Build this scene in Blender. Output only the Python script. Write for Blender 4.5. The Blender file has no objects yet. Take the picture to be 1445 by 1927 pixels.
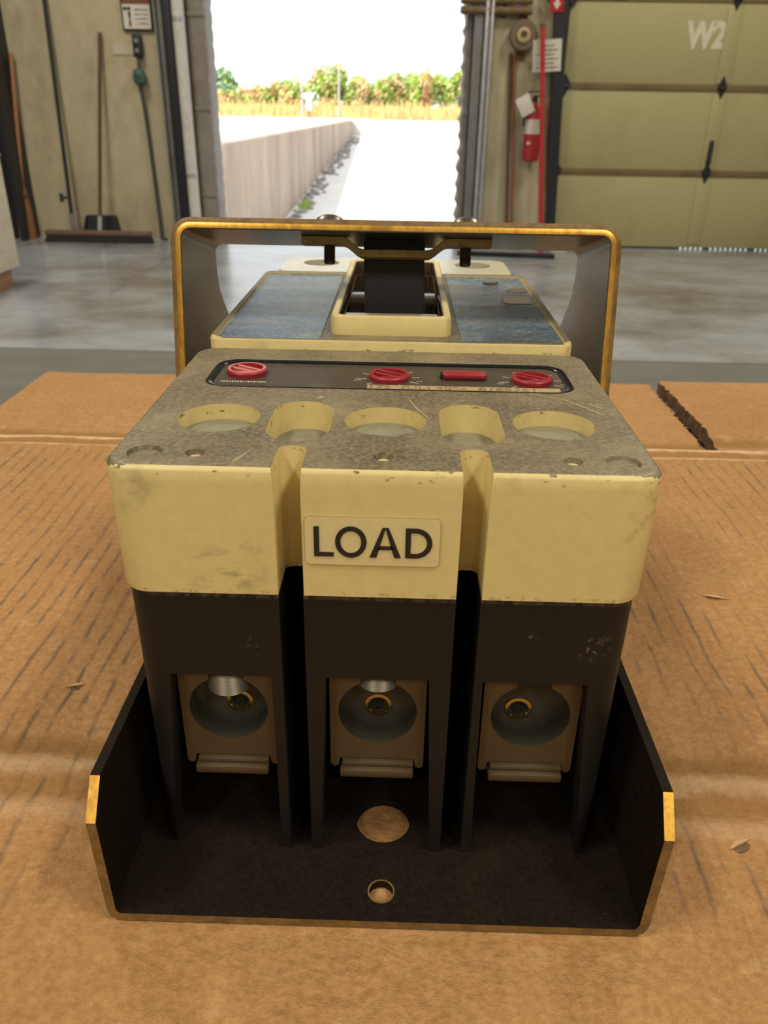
import bpy, bmesh, math, random
from math import sin, cos, pi, radians
from mathutils import Vector, Matrix
random.seed(7)
SC = bpy.context.scene
COL = SC.collection

# ---------------------------------------------------------------- camera
F_PX, PITCH, ROLL, YAW = 1476.0, radians(27.0), 0.01686, -0.01664
CAM_POS = Vector((0.0035, -0.1743, 0.2120))
f0 = Vector((sin(YAW), cos(YAW), 0)); r0 = Vector((cos(YAW), -sin(YAW), 0)); up0 = Vector((0, 0, 1))
fw = f0 * cos(PITCH) - up0 * sin(PITCH); uw = f0 * sin(PITCH) + up0 * cos(PITCH)
rr = r0 * cos(ROLL) + uw * sin(ROLL); uu = -r0 * sin(ROLL) + uw * cos(ROLL)
cd = bpy.data.cameras.new('camera'); cam = bpy.data.objects.new('camera', cd); COL.objects.link(cam)
cam.matrix_world = Matrix(((rr.x, uu.x, -fw.x, CAM_POS.x), (rr.y, uu.y, -fw.y, CAM_POS.y), (rr.z, uu.z, -fw.z, CAM_POS.z), (0, 0, 0, 1)))
cd.sensor_fit = 'HORIZONTAL'; cd.sensor_width = 36.0; cd.lens = F_PX / 1445 * 36.0
cd.clip_start = 0.01; cd.clip_end = 600
cd.dof.use_dof = True; cd.dof.focus_distance = 0.25; cd.dof.aperture_fstop = 36
SC.camera = cam

# ---------------------------------------------------------------- sky, sun, exposure
wd = bpy.data.worlds.new('overcast_sky'); SC.world = wd; wd.use_nodes = True
bg = wd.node_tree.nodes['Background']; bg.inputs[0].default_value = (0.93, 0.97, 1.0, 1); bg.inputs[1].default_value = 1.7
sd = bpy.data.lights.new('sun', 'SUN'); sun = bpy.data.objects.new('sun', sd); COL.objects.link(sun)
sd.energy = 6.0; sd.angle = radians(1.0); sd.color = (1.0, 0.95, 0.86)
sun.rotation_euler = Vector((0.62, 0.42, -0.95)).to_track_quat('-Z', 'Y').to_euler()
SC.view_settings.view_transform = 'Standard'; SC.view_settings.look = 'None'
SC.view_settings.exposure = 0.0; SC.view_settings.gamma = 1.0; SC.view_settings.use_curve_mapping = False
SC.cycles.use_denoising = True
SC.cycles.max_bounces = 8

FLOOR = -0.79; CEIL = 4.4; WY = 6.9      # floor height, ceiling height, dock wall

# ---------------------------------------------------------------- materials
def nd(nt, t, **kw):
    n = nt.nodes.new(t)
    for k, v in kw.items(): setattr(n, k, v)
    return n
def newmat(name):
    m = bpy.data.materials.new(name); m.use_nodes = True
    nt = m.node_tree; b = nt.nodes['Principled BSDF']
    return m, nt, b
def coords(nt, scale=(1, 1, 1), kind='Object'):
    tc = nd(nt, 'ShaderNodeTexCoord'); mp = nd(nt, 'ShaderNodeMapping'); mp.inputs['Scale'].default_value = scale
    nt.links.new(tc.outputs[kind], mp.inputs[0]); return mp.outputs[0]
def noise(nt, vec, scale, detail=4, rough=0.6):
    n = nd(nt, 'ShaderNodeTexNoise'); n.inputs['Scale'].default_value = scale; n.inputs['Detail'].default_value = detail
    n.inputs['Roughness'].default_value = rough; nt.links.new(vec, n.inputs['Vector']); return n.outputs['Fac']
def ramp(nt, fac, stops):
    r = nd(nt, 'ShaderNodeValToRGB'); nt.links.new(fac, r.inputs[0]); e = r.color_ramp.elements
    while len(e) < len(stops): e.new(0.5)
    for i, (p, c) in enumerate(stops):
        e[i].position = p; e[i].color = (c, c, c, 1) if isinstance(c, (int, float)) else (*c, 1)
    return r.outputs[0]
def mix(nt, fac, a, b, mode='MIX'):
    m = nd(nt, 'ShaderNodeMix', data_type='RGBA', blend_type=mode)
    for sock, v in ((m.inputs[0], fac), (m.inputs[6], a), (m.inputs[7], b)):
        if isinstance(v, (int, float)): sock.default_value = v
        elif isinstance(v, tuple): sock.default_value = (*v, 1)
        else: nt.links.new(v, sock)
    return m.outputs[2]
def math_(nt, op, a, b=0.0):
    m = nd(nt, 'ShaderNodeMath', operation=op)
    for i, v in enumerate((a, b)):
        if isinstance(v, (int, float)): m.inputs[i].default_value = v
        else: nt.links.new(v, m.inputs[i])
    return m.outputs[0]
def bump(nt, b, h, strength, dist):
    n = nd(nt, 'ShaderNodeBump'); n.inputs['Strength'].default_value = strength; n.inputs['Distance'].default_value = dist
    nt.links.new(h, n.inputs['Height']); nt.links.new(n.outputs[0], b.inputs['Normal'])
def mul(c, k): return tuple(min(1, x * k) for x in c)
def pbr(name, col, rough=0.5, metal=0.0, var=0.12, scale=40, bmp=0.0, bscale=300, bdist=0.0005, spec=0.5, stretch=(1, 1, 1)):
    m, nt, b = newmat(name); v = coords(nt, stretch)
    n = noise(nt, v, scale)
    nt.links.new(ramp(nt, n, [(0.3, mul(col, 1 - var)), (0.7, mul(col, 1 + var))]), b.inputs['Base Color'])
    b.inputs['Roughness'].default_value = rough; b.inputs['Metallic'].default_value = metal
    b.inputs['Specular IOR Level'].default_value = spec
    if bmp: bump(nt, b, noise(nt, v, bscale, 3), bmp, bdist)
    return m
def stained(name, col, stain, rough, scales, lo=0.55, hi=0.75, amt=0.8, stretch=(1, 1, 1), bmp=0.0, bdist=0.001, fine=0.1, spec=0.4):
    m, nt, b = newmat(name); v = coords(nt, stretch)
    n1 = noise(nt, v, scales[0], 6, 0.65); n2 = noise(nt, v, scales[1], 4, 0.7)
    base = ramp(nt, n2, [(0.3, mul(col, 1 - fine)), (0.7, mul(col, 1 + fine))])
    f = ramp(nt, n1, [(lo, 0.0), (hi, amt)])
    nt.links.new(mix(nt, f, base, stain), b.inputs['Base Color'])
    b.inputs['Roughness'].default_value = rough; b.inputs['Specular IOR Level'].default_value = spec
    if bmp: bump(nt, b, n2, bmp, bdist)
    return m

M = {}
M['cream'] = stained('cream_plastic', (0.645, 0.530, 0.245), (0.22, 0.17, 0.08), 0.36, (42, 220), 0.585, 0.82, 0.6, bmp=0.04, bdist=0.0003, fine=0.05)
def grime():
    m, nt, b = newmat('grimy_cover_top'); v = coords(nt)
    n1 = noise(nt, v, 38, 5, 0.6); n2 = noise(nt, v, 900, 2, 0.5); n3 = noise(nt, v, 17, 3)
    c = ramp(nt, n1, [(0.25, (0.070, 0.054, 0.034)), (0.5, (0.130, 0.104, 0.064)), (0.75, (0.24, 0.195, 0.112))])
    c = mix(nt, ramp(nt, n2, [(0.38, 0.0), (0.72, 0.55)]), c, (0.30, 0.26, 0.17))
    sc = nd(nt, 'ShaderNodeTexVoronoi', feature='DISTANCE_TO_EDGE'); sc.inputs['Scale'].default_value = 22
    nt.links.new(coords(nt, (1, 2.4, 1)), sc.inputs['Vector'])
    s = ramp(nt, sc.outputs['Distance'], [(0.0, 0.7), (0.012, 0.0)])
    s = math_(nt, 'MULTIPLY', s, ramp(nt, n3, [(0.56, 0.0), (0.66, 1.0)]))
    c = mix(nt, s, c, (0.62, 0.53, 0.28))
    nt.links.new(c, b.inputs['Base Color'])
    b.inputs['Roughness'].default_value = 0.42; b.inputs['Specular IOR Level'].default_value = 0.45
    bump(nt, b, n2, 0.35, 0.0003); return m
M['grime'] = grime()
M['recess'] = stained('dull_recess_floor', (0.22, 0.205, 0.14), (0.14, 0.125, 0.08), 0.6, (70, 400), 0.5, 0.75, 0.6)  # greyer and darker than the cream cover around it
M['linecover'] = stained('pale_greyed_cover', (0.50, 0.47, 0.37), (0.28, 0.25, 0.18), 0.24, (60, 400), 0.5, 0.75, 0.6)
M['black'] = stained('black_moulding', (0.0085, 0.0075, 0.0065), (0.032, 0.028, 0.023), 0.5, (60, 500), 0.62, 0.85, 0.35, bmp=0.06, bdist=0.0003, spec=0.32)
def zmask(m, lo, hi, scale, a, b_, col, amt, stretch=(1, 1, 1)):
    # extra grime: noise patches kept inside a height band of the part
    nt = m.node_tree; b = nt.nodes['Principled BSDF']; src = b.inputs['Base Color'].links[0].from_socket
    v = coords(nt); sep = nd(nt, 'ShaderNodeSeparateXYZ'); nt.links.new(v, sep.inputs[0])
    w = (hi - lo) * 0.15
    k = math_(nt, 'DIVIDE', math_(nt, 'SUBTRACT', sep.outputs[2], lo), hi - lo)
    band = ramp(nt, k, [(0.0, 0.0), (0.2, 1.0), (0.8, 1.0), (1.0, 0.0)])
    n = ramp(nt, noise(nt, coords(nt, stretch), scale, 4, 0.7), [(a, 0.0), (b_, amt)])
    nt.links.new(mix(nt, math_(nt, 'MULTIPLY', band, n), src, col), b.inputs['Base Color'])
def spot(m, p, r, scale, a, b_, col, amt, stretch=(1, 1, 1)):
    # one smudge of dirt at its own place on the part
    nt = m.node_tree; b = nt.nodes['Principled BSDF']; src = b.inputs['Base Color'].links[0].from_socket
    d = nd(nt, 'ShaderNodeVectorMath', operation='DISTANCE'); nt.links.new(coords(nt), d.inputs[0]); d.inputs[1].default_value = p
    k = ramp(nt, math_(nt, 'DIVIDE', d.outputs['Value'], r), [(0.2, 1.0), (1.0, 0.0)])
    n = ramp(nt, noise(nt, coords(nt, stretch), scale, 4, 0.65), [(a, 0.0), (b_, amt)])
    nt.links.new(mix(nt, math_(nt, 'MULTIPLY', k, n), src, col), b.inputs['Base Color'])
zmask(M['black'], 0.0958, 0.0990, 350, 0.42, 0.62, (0.10, 0.082, 0.055), 0.8, (1, 1, 0.5))
spot(M['black'], (0.0585, 0, 0.083), 0.006, 700, 0.55, 0.66, (0.14, 0.12, 0.10), 0.8)
spot(M['black'], (0.042, 0, 0.085), 0.005, 600, 0.60, 0.68, (0.10, 0.085, 0.07), 0.8)
spot(M['black'], (-0.035, 0, 0.082), 0.008, 600, 0.60, 0.68, (0.08, 0.07, 0.06), 0.7)
zmask(M['cream'], 0.1308, 0.1345, 260, 0.60, 0.66, (0.07, 0.05, 0.022), 0.9, (1, 1, 2))
zmask(M['cream'], 0.0976, 0.0992, 300, 0.5, 0.62, (0.20, 0.16, 0.07), 0.6, (1, 1, 1))
spot(M['cream'], (-0.0405, 0, 0.1032), 0.012, 130, 0.50, 0.64, (0.16, 0.14, 0.085), 0.8, (0.6, 1, 1.6))
spot(M['cream'], (-0.0335, 0, 0.1125), 0.008, 110, 0.52, 0.68, (0.20, 0.17, 0.10), 0.6)
spot(M['cream'], (-0.062, 0, 0.128), 0.010, 110, 0.48, 0.66, (0.28, 0.23, 0.12), 0.7)
spot(M['cream'], (0.066, 0, 0.124), 0.012, 140, 0.52, 0.64, (0.30, 0.22, 0.06), 0.8)
M['traypaint'] = stained('black_tray_paint', (0.0105, 0.0068, 0.0042), (0.026, 0.017, 0.010), 0.7, (45, 900), 0.55, 0.8, 0.5, bmp=0.3, bdist=0.0003, fine=0.6, spec=0.12)
zmask(M['traypaint'], -0.001, 0.006, 420, 0.735, 0.76, (0.30, 0.26, 0.21), 0.8)
M['gold'] = stained('yellow_zinc_edge', (0.70, 0.40, 0.075), (0.23, 0.10, 0.03), 0.34, (90, 600), 0.5, 0.72, 0.75, stretch=(1, 1, 0.35), bmp=0.2, bdist=0.0002, fine=0.2)
for n in M['gold'].node_tree.nodes:
    if n.type == 'BSDF_PRINCIPLED': n.inputs['Metallic'].default_value = 0.85
M['bronze'] = stained('worn_shaded_bronze_edge', (0.20, 0.115, 0.035), (0.06, 0.035, 0.015), 0.5, (120, 600), 0.45, 0.7, 0.7, bmp=0.2, bdist=0.0002, fine=0.25)
M['darksteel'] = stained('dark_zinc_steel', (0.17, 0.148, 0.130), (0.085, 0.074, 0.065), 0.33, (40, 420), 0.45, 0.75, 0.6, stretch=(1, 0.5, 1), bmp=0.06, bdist=0.0002, fine=0.2)
for n in M['darksteel'].node_tree.nodes:
    if n.type == 'BSDF_PRINCIPLED': n.inputs['Metallic'].default_value = 0.8
M['bargold'] = stained('yellowed_bar_steel', (0.40, 0.27, 0.10), (0.16, 0.10, 0.045), 0.45, (140, 700), 0.45, 0.7, 0.7, bmp=0.3, bdist=0.0003, fine=0.25)
M['screw'] = pbr('dark_screw_steel', (0.13, 0.105, 0.075), 0.38, 0.7)
M['lug'] = pbr('dull_aluminium', (0.125, 0.092, 0.050), 0.5, 0.6, 0.06, 500, 0.10, 1500, 0.0002)
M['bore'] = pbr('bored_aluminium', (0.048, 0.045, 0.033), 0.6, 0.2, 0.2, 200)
M['brass'] = pbr('brassy_thread', (0.40, 0.33, 0.12), 0.22, 1.0)
M['silver'] = pbr('bare_screw_end', (0.22, 0.20, 0.155), 0.42, 0.6, 0.1, 300)
M['red'] = stained('red_plastic', (0.27, 0.016, 0.027), (0.45, 0.15, 0.16), 0.42, (260, 700), 0.62, 0.8, 0.4)
M['redlight'] = pbr('worn_red_plastic', (0.55, 0.16, 0.15), 0.4)
M['gasket'] = pbr('black_rubber', (0.008, 0.008, 0.010), 0.25)
M['window'] = stained('scuffed_dial_plate', (0.060, 0.048, 0.034), (0.20, 0.17, 0.13), 0.4, (30, 900), 0.5, 0.8, 0.6, bmp=0.1, bdist=0.0002, fine=0.3)
M['strip'] = stained('aged_paper_strip', (0.36, 0.27, 0.13), (0.17, 0.12, 0.06), 0.55, (120, 500), 0.5, 0.75, 0.5)
M['ink'] = pbr('black_ink', (0.012, 0.011, 0.010), 0.5, var=0.05)
M['fade'] = pbr('faded_ink', (0.15, 0.11, 0.055), 0.6)
M['white_ink'] = pbr('white_ink', (0.5, 0.46, 0.38), 0.6)
M['sticker'] = stained('yellowed_label', (0.66, 0.56, 0.295), (0.5, 0.41, 0.19), 0.35, (30, 300), 0.6, 0.8, 0.3, fine=0.04)
M['stickeredge'] = pbr('dirty_label_edge', (0.42, 0.32, 0.13), 0.5)
def bluelabel():
    m, nt, b = newmat('worn_blue_foil'); v = coords(nt); v2 = coords(nt, (1, 2.2, 1))
    n1 = noise(nt, v2, 55, 6, 0.7); n2 = noise(nt, v2, 420, 4, 0.7); n3 = noise(nt, v, 24, 3)
    c = ramp(nt, n1, [(0.32, (0.025, 0.085, 0.17)), (0.48, (0.05, 0.135, 0.23)), (0.58, (0.20, 0.235, 0.26)), (0.70, (0.10, 0.095, 0.075))])
    c = mix(nt, ramp(nt, n2, [(0.50, 0.0), (0.64, 0.75)]), c, (0.36, 0.38, 0.39))
    c = mix(nt, ramp(nt, n3, [(0.50, 0.0), (0.70, 0.75)]), c, (0.085, 0.075, 0.055))
    nt.links.new(c, b.inputs['Base Color'])
    nt.links.new(ramp(nt, n2, [(0.35, 0.12), (0.7, 0.34)]), b.inputs['Roughness'])
    b.inputs['Metallic'].default_value = 0.35
    h = math_(nt, 'ADD', n2, n1); bump(nt, b, h, 0.8, 0.0012); return m
M['foil'] = bluelabel()
M['drum'] = pbr('glossy_brown_slide', (0.045, 0.028, 0.02), 0.18)
M['handle'] = pbr('matt_black_handle', (0.012, 0.012, 0.0145), 0.55, 0, 0.15, 200, 0.1, 800, 0.0002)
M['metaltag'] = pbr('peeled_foil_scrap', (0.33, 0.30, 0.26), 0.35, 0.3)
M['olive'] = pbr('bare_adhesive_patch', (0.12, 0.09, 0.035), 0.5)

def cardboard(name, flutes):
    m, nt, b = newmat(name); v = coords(nt)
    n1 = noise(nt, v, 9, 4, 0.6); n2 = noise(nt, v, 330, 4, 0.75); nf = noise(nt, coords(nt, (1, 1.4, 1)), 80, 5, 0.7)
    c = ramp(nt, n1, [(0.3, (0.375, 0.200, 0.078)), (0.7, (0.465, 0.262, 0.113))])
    c = mix(nt, ramp(nt, n2, [(0.3, 0.7), (0.66, 0.0)]), c, (0.23, 0.105, 0.03))
    c = mix(nt, ramp(nt, nf, [(0.56, 0.0), (0.74, 0.42)]), c, (0.58, 0.38, 0.20))
    sep = nd(nt, 'ShaderNodeSeparateXYZ'); nt.links.new(v, sep.inputs[0]); X, Yc = sep.outputs[0], sep.outputs[1]
    if flutes:
        # scuffed grey streaks that follow the corrugations, and rubbed folds with painted-in light and shade
        wob = noise(nt, coords(nt, (1, 0.5, 1)), 30, 3, 0.6)
        xx = math_(nt, 'ADD', math_(nt, 'DIVIDE', X, 0.0082), math_(nt, 'MULTIPLY', math_(nt, 'SUBTRACT', wob, 0.5), 0.8))
        band = math_(nt, 'ABSOLUTE', math_(nt, 'SUBTRACT', math_(nt, 'FRACT', xx), 0.5))
        band = ramp(nt, band, [(0.02, 1.0), (0.17, 0.0)])
        st = ramp(nt, noise(nt, coords(nt, (1, 0.30, 1)), 110, 5, 0.75), [(0.43, 0.0), (0.58, 1.0)])
        reg = ramp(nt, noise(nt, coords(nt, (1, 0.55, 1)), 8.5, 2, 0.5), [(0.40, 0.0), (0.56, 0.9)])
        fade = ramp(nt, Yc, [(0.322, 1.0), (0.334, 0.0)])
        front = ramp(nt, math_(nt, 'ADD', math_(nt, 'MULTIPLY', math_(nt, 'ABSOLUTE', X), 5.0), math_(nt, 'MULTIPLY', Yc, 6.0)), [(0.26, 0.0), (0.52, 1.0)])
        fade = math_(nt, 'MULTIPLY', fade, front)
        s = math_(nt, 'MULTIPLY', math_(nt, 'MULTIPLY', math_(nt, 'MULTIPLY', band, st), reg), fade)
        c = mix(nt, s, c, (0.095, 0.075, 0.06))
        c = mix(nt, math_(nt, 'MULTIPLY', math_(nt, 'MULTIPLY', band, fade), 0.12), c, (0.20, 0.11, 0.05))
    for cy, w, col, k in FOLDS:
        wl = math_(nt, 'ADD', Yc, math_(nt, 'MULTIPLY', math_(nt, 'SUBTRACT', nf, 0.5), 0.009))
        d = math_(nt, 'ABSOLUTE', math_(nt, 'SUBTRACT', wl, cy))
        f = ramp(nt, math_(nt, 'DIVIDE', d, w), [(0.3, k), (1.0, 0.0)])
        if cy < 0.1 and col == RUB_LIT: f = math_(nt, 'MULTIPLY', f, ramp(nt, math_(nt, 'ABSOLUTE', X), [(0.078, 0.0), (0.082, 1.0)]))
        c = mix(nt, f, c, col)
    nt.links.new(c, b.inputs['Base Color']); b.inputs['Roughness'].default_value = 0.72
    b.inputs['Specular IOR Level'].default_value = 0.25
    h = math_(nt, 'ADD', math_(nt, 'MULTIPLY', n2, 0.4), math_(nt, 'MULTIPLY', noise(nt, coords(nt, (0.75, 1.2, 1)), 70, 5), 1.1))
    bump(nt, b, h, 0.8, 0.0024); return m
OCHRE_SHADE, RUB_LIT = (0.23, 0.115, 0.028), (0.66, 0.48, 0.31)  # fold relief painted in: shaded grooves, lit and rubbed ridges
FOLDS = [(0.3600, 0.007, OCHRE_SHADE, 0.7), (0.3490, 0.004, RUB_LIT, 0.75), (0.3430, 0.0045, OCHRE_SHADE, 0.55), (0.3350, 0.004, RUB_LIT, 0.7),
         (0.0435, 0.008, OCHRE_SHADE, 0.65), (0.0335, 0.006, RUB_LIT, 0.34), (0.0250, 0.009, OCHRE_SHADE, 0.5), (0.0140, 0.006, RUB_LIT, 0.2)]
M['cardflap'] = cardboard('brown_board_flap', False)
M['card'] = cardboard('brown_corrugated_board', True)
M['cardtorn'] = stained('torn_board_edge', (0.20, 0.115, 0.062), (0.06, 0.035, 0.022), 0.9, (120, 500), 0.4, 0.65, 0.85, bmp=0.8, bdist=0.002, fine=0.35)
M['cardlight'] = pbr('torn_board_fibre', (0.55, 0.38, 0.20), 0.9)

M['concrete_far'] = stained('polished_concrete', (0.32, 0.35, 0.395), (0.12, 0.105, 0.09), 0.24, (1.1, 6), 0.44, 0.66, 0.85, stretch=(0.8, 1.2, 1), bmp=0.06, bdist=0.01, fine=0.16)
M['concrete_near'] = stained('worn_grey_concrete', (0.155, 0.16, 0.155), (0.09, 0.085, 0.075), 0.42, (1.4, 7), 0.5, 0.75, 0.6, stretch=(0.5, 1.8, 1), bmp=0.05, bdist=0.01, fine=0.15)
M['wallpaint'] = stained('stained_cream_wall', (0.45, 0.395, 0.275), (0.20, 0.165, 0.115), 0.6, (1.7, 13), 0.50, 0.78, 0.65, stretch=(1, 1, 0.6), fine=0.09, spec=0.3)
M['wallplain'] = pbr('warehouse_wall', (0.46, 0.42, 0.33), 0.7)
M['ceilm'] = pbr('warehouse_ceiling', (0.55, 0.54, 0.50), 0.8)
M['doorpaint'] = stained('yellowed_door_panel', (0.385, 0.350, 0.185), (0.26, 0.21, 0.09), 0.5, (1.5, 60), 0.5, 0.8, 0.5, fine=0.05, bmp=0.1, bdist=0.003, spec=0.35)
M['doorseam'] = stained('grimy_door_seam', (0.17, 0.12, 0.055), (0.09, 0.06, 0.03), 0.6, (4, 40), 0.5, 0.7, 0.7)
M['blacksteel'] = pbr('black_steel', (0.022, 0.024, 0.030), 0.45, 0.3)
M['greysteel'] = stained('grey_steel', (0.19, 0.195, 0.20), (0.08, 0.075, 0.07), 0.45, (5, 40), 0.5, 0.75, 0.6)
M['galv'] = pbr('galvanised_rail', (0.50, 0.52, 0.56), 0.35, 0.5, 0.15, 14)
M['whitetube'] = stained('scuffed_white_tube', (0.60, 0.59, 0.58), (0.32, 0.26, 0.24), 0.5, (4, 30), 0.5, 0.75, 0.6)
M['padfab'] = stained('grey_pad_fabric', (0.245, 0.225, 0.205), (0.14, 0.12, 0.10), 0.8, (6, 60), 0.45, 0.7, 0.6, bmp=0.4, bdist=0.01)
M['wood'] = pbr('red_brown_wood', (0.22, 0.085, 0.04), 0.55, 0, 0.25, 30, stretch=(6, 6, 0.6))
M['wood_pale'] = pbr('pale_handle_wood', (0.32, 0.15, 0.065), 0.55, 0, 0.25, 30, stretch=(6, 6, 0.6))
M['wood_dark'] = pbr('dark_handle_wood', (0.10, 0.042, 0.028), 0.5, 0, 0.25, 30, stretch=(6, 6, 0.6))
M['blockwood'] = pbr('weathered_broom_block', (0.15, 0.095, 0.065), 0.7, 0, 0.25, 30)
M['straw'] = pbr('straw_bristles', (0.28, 0.13, 0.06), 0.9, 0, 0.4, 60, 0.8, 90, 0.01, stretch=(8, 8, 0.6))
M['bristle'] = pbr('dark_bristles', (0.025, 0.024, 0.026), 0.9, 0, 0.4, 60, 0.8, 90, 0.01, stretch=(8, 8, 0.6))
M['redpaint'] = pbr('red_enamel', (0.42, 0.025, 0.035), 0.35)
M['paper'] = pbr('white_paper', (0.62, 0.59, 0.55), 0.7, var=0.05)
M['paperdim'] = pbr('masking_tape', (0.50, 0.45, 0.36), 0.7, var=0.05)
M['green'] = pbr('green_box_paint', (0.055, 0.13, 0.095), 0.5)
M['cable'] = pbr('dark_cable', (0.05, 0.055, 0.055), 0.5)
M['plywood'] = stained('pale_plywood', (0.66, 0.60, 0.46), (0.45, 0.36, 0.22), 0.7, (4, 20), 0.5, 0.75, 0.6, stretch=(1, 1, 4), bmp=0.4, bdist=0.01)
M['roller'] = pbr('brown_rubber_reel', (0.16, 0.115, 0.075), 0.6)
M['rollerhub'] = pbr('pale_reel_hub', (0.50, 0.37, 0.21), 0.5)
M['w2'] = pbr('white_stencil_paint', (0.62, 0.60, 0.47), 0.6)
M['asphalt'] = pbr('sunlit_concrete_yard', (0.62, 0.60, 0.56), 0.8, 0, 0.06, 0.6)
M['retain'] = stained('streaked_concrete_wall', (0.40, 0.32, 0.25), (0.19, 0.125, 0.10), 0.85, (1.3, 9), 0.42, 0.72, 0.7, stretch=(1, 0.5, 0.07), fine=0.18, spec=0.2)
M['leafgreen'] = pbr('green_leaves', (0.36, 0.52, 0.10), 0.6, var=0.3, scale=0.9)
M['leaforange'] = pbr('tan_orange_leaves', (0.74, 0.53, 0.27), 0.7, var=0.25, scale=0.9)
M['leafdark'] = pbr('blue_green_leaves', (0.27, 0.40, 0.24), 0.6, var=0.3, scale=0.9)
M['leafdead'] = pbr('brown_dead_leaves', (0.55, 0.30, 0.15), 0.8, var=0.25, scale=0.9)
M['drygrass'] = pbr('dry_yellow_grass', (0.74, 0.54, 0.22), 0.8, var=0.3, scale=1.2)
M['bark'] = pbr('bark', (0.13, 0.09, 0.06), 0.9)
M['polegrey'] = pbr('weathered_grey_pole', (0.42, 0.40, 0.38), 0.7)
M['white'] = pbr('white_enamel', (0.8, 0.8, 0.8), 0.4, var=0.03)
M['rust'] = pbr('rusty_steel', (0.17, 0.07, 0.035), 0.8)
M['wallshade'] = pbr('wall_foot_shade', (0.24, 0.22, 0.20), 0.9)

# ---------------------------------------------------------------- helpers
def thing(name, label, cat, loc=(0, 0, 0), rotz=0.0, group=None):
    o = bpy.data.objects.new(name, None); COL.objects.link(o); o.empty_display_size = 0.05
    o.location = loc; o.rotation_euler = (0, 0, rotz); o['label'] = label; o['category'] = cat
    if group: o['group'] = group
    return o
def tag(o, label, cat, group=None):
    o['label'] = label; o['category'] = cat
    if group: o['group'] = group
    return o
def obj(name, bm, mats, parent=None, smooth=30, flat_area=None, label=None, loc=None):
    me = bpy.data.meshes.new(name)
    bmesh.ops.recalc_face_normals(bm, faces=bm.faces[:])
    bm.to_mesh(me); bm.free()
    for m in (mats if isinstance(mats, (list, tuple)) else [mats]): me.materials.append(m)
    o = bpy.data.objects.new(name, me); COL.objects.link(o)
    if parent: o.parent = parent
    if loc: o.location = loc
    if name in ('printing', 'dial_marks'): o['kind'] = 'stuff'
    if label: o['label'] = label
    shade(o, smooth, flat_area)
    return o
def shade(o, ang=30, flat_area=None):
    me = o.data
    if not ang: return
    for p in me.polygons: p.use_smooth = not (flat_area and p.area > flat_area)
    me.set_sharp_from_angle(angle=radians(ang))
def struct(name, bm, mats, parent=None, **k):
    o = obj(name, bm, mats, parent, **k)
    if not parent: o['kind'] = 'structure'
    return o
def NB(): return bmesh.new()
def box(bm, x0, x1, y0, y1, z0, z1, mat=0, M4=None):
    vs = [bm.verts.new((x, y, z)) for z in (z0, z1) for y in (y0, y1) for x in (x0, x1)]
    if M4 is not None:
        for v in vs: v.co = M4 @ v.co
    for f in ((0, 2, 3, 1), (4, 5, 7, 6), (0, 1, 5, 4), (2, 6, 7, 3), (0, 4, 6, 2), (1, 3, 7, 5)):
        fc = bm.faces.new([vs[i] for i in f]); fc.material_index = mat
    return bm
def bbox(bm, x0, x1, y0, y1, z0, z1, bev, mat=0, M4=None, seg=2):
    b2 = NB(); box(b2, x0, x1, y0, y1, z0, z1)
    bmesh.ops.bevel(b2, geom=b2.edges[:], offset=bev, segments=seg, affect='EDGES', profile=0.5)
    merge(bm, b2, mat, M4); return bm
def merge(bm, b2, mat=0, M4=None):
    mp = {}
    for v in b2.verts: mp[v] = bm.verts.new(M4 @ v.co if M4 is not None else v.co)
    for f in b2.faces:
        nf = bm.faces.new([mp[v] for v in f.verts]); nf.material_index = mat if mat is not None else f.material_index
    b2.free()
def loft(bm, loops, cap0=True, cap1=True, mat=0, close=False):
    L = [[bm.verts.new(p) for p in lp] for lp in loops]
    n = len(L[0]); rng = range(len(L)) if close else range(len(L) - 1)
    for i in rng:
        a, b = L[i], L[(i + 1) % len(L)]
        for j in range(n):
            f = bm.faces.new((a[j], a[(j + 1) % n], b[(j + 1) % n], b[j])); f.material_index = mat
    if cap0 and not close: bm.faces.new(L[0][::-1]).material_index = mat
    if cap1 and not close: bm.faces.new(L[-1]).material_index = mat
    return L
def rrect(x0, x1, y0, y1, r, n=6):
    r = min(r, (x1 - x0) / 2 - 1e-6, (y1 - y0) / 2 - 1e-6); P = []
    for cx, cy, a0 in ((x1 - r, y1 - r, 0), (x0 + r, y1 - r, 90), (x0 + r, y0 + r, 180), (x1 - r, y0 + r, 270)):
        for k in range(n + 1):
            a = radians(a0 + 90 * k / n); P.append((cx + r * cos(a), cy + r * sin(a)))
    return P
def lift(P, z): return [(x, y, z) for x, y in P]
def cyl(bm, p0, p1, r0, r1=None, n=20, mat=0, caps=True):
    p0, p1 = Vector(p0), Vector(p1); r1 = r0 if r1 is None else r1
    d = (p1 - p0).normalized(); a = d.orthogonal().normalized(); b = d.cross(a)
    ring = lambda p, r: [p + (a * cos(2 * pi * k / n) + b * sin(2 * pi * k / n)) * r for k in range(n)]
    loft(bm, [ring(p0, r0), ring(p1, r1)], caps, caps, mat); return bm
def lathe(bm, prof, origin, axis=(0, 0, 1), n=28, mat=0, caps=True):
    o = Vector(origin); d = Vector(axis).normalized(); a = d.orthogonal().normalized(); b = d.cross(a)
    loops = [[o + d * h + (a * cos(2 * pi * k / n) + b * sin(2 * pi * k / n)) * max(r, 1e-5) for k in range(n)] for r, h in prof]
    loft(bm, loops, caps, caps, mat); return bm
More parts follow.
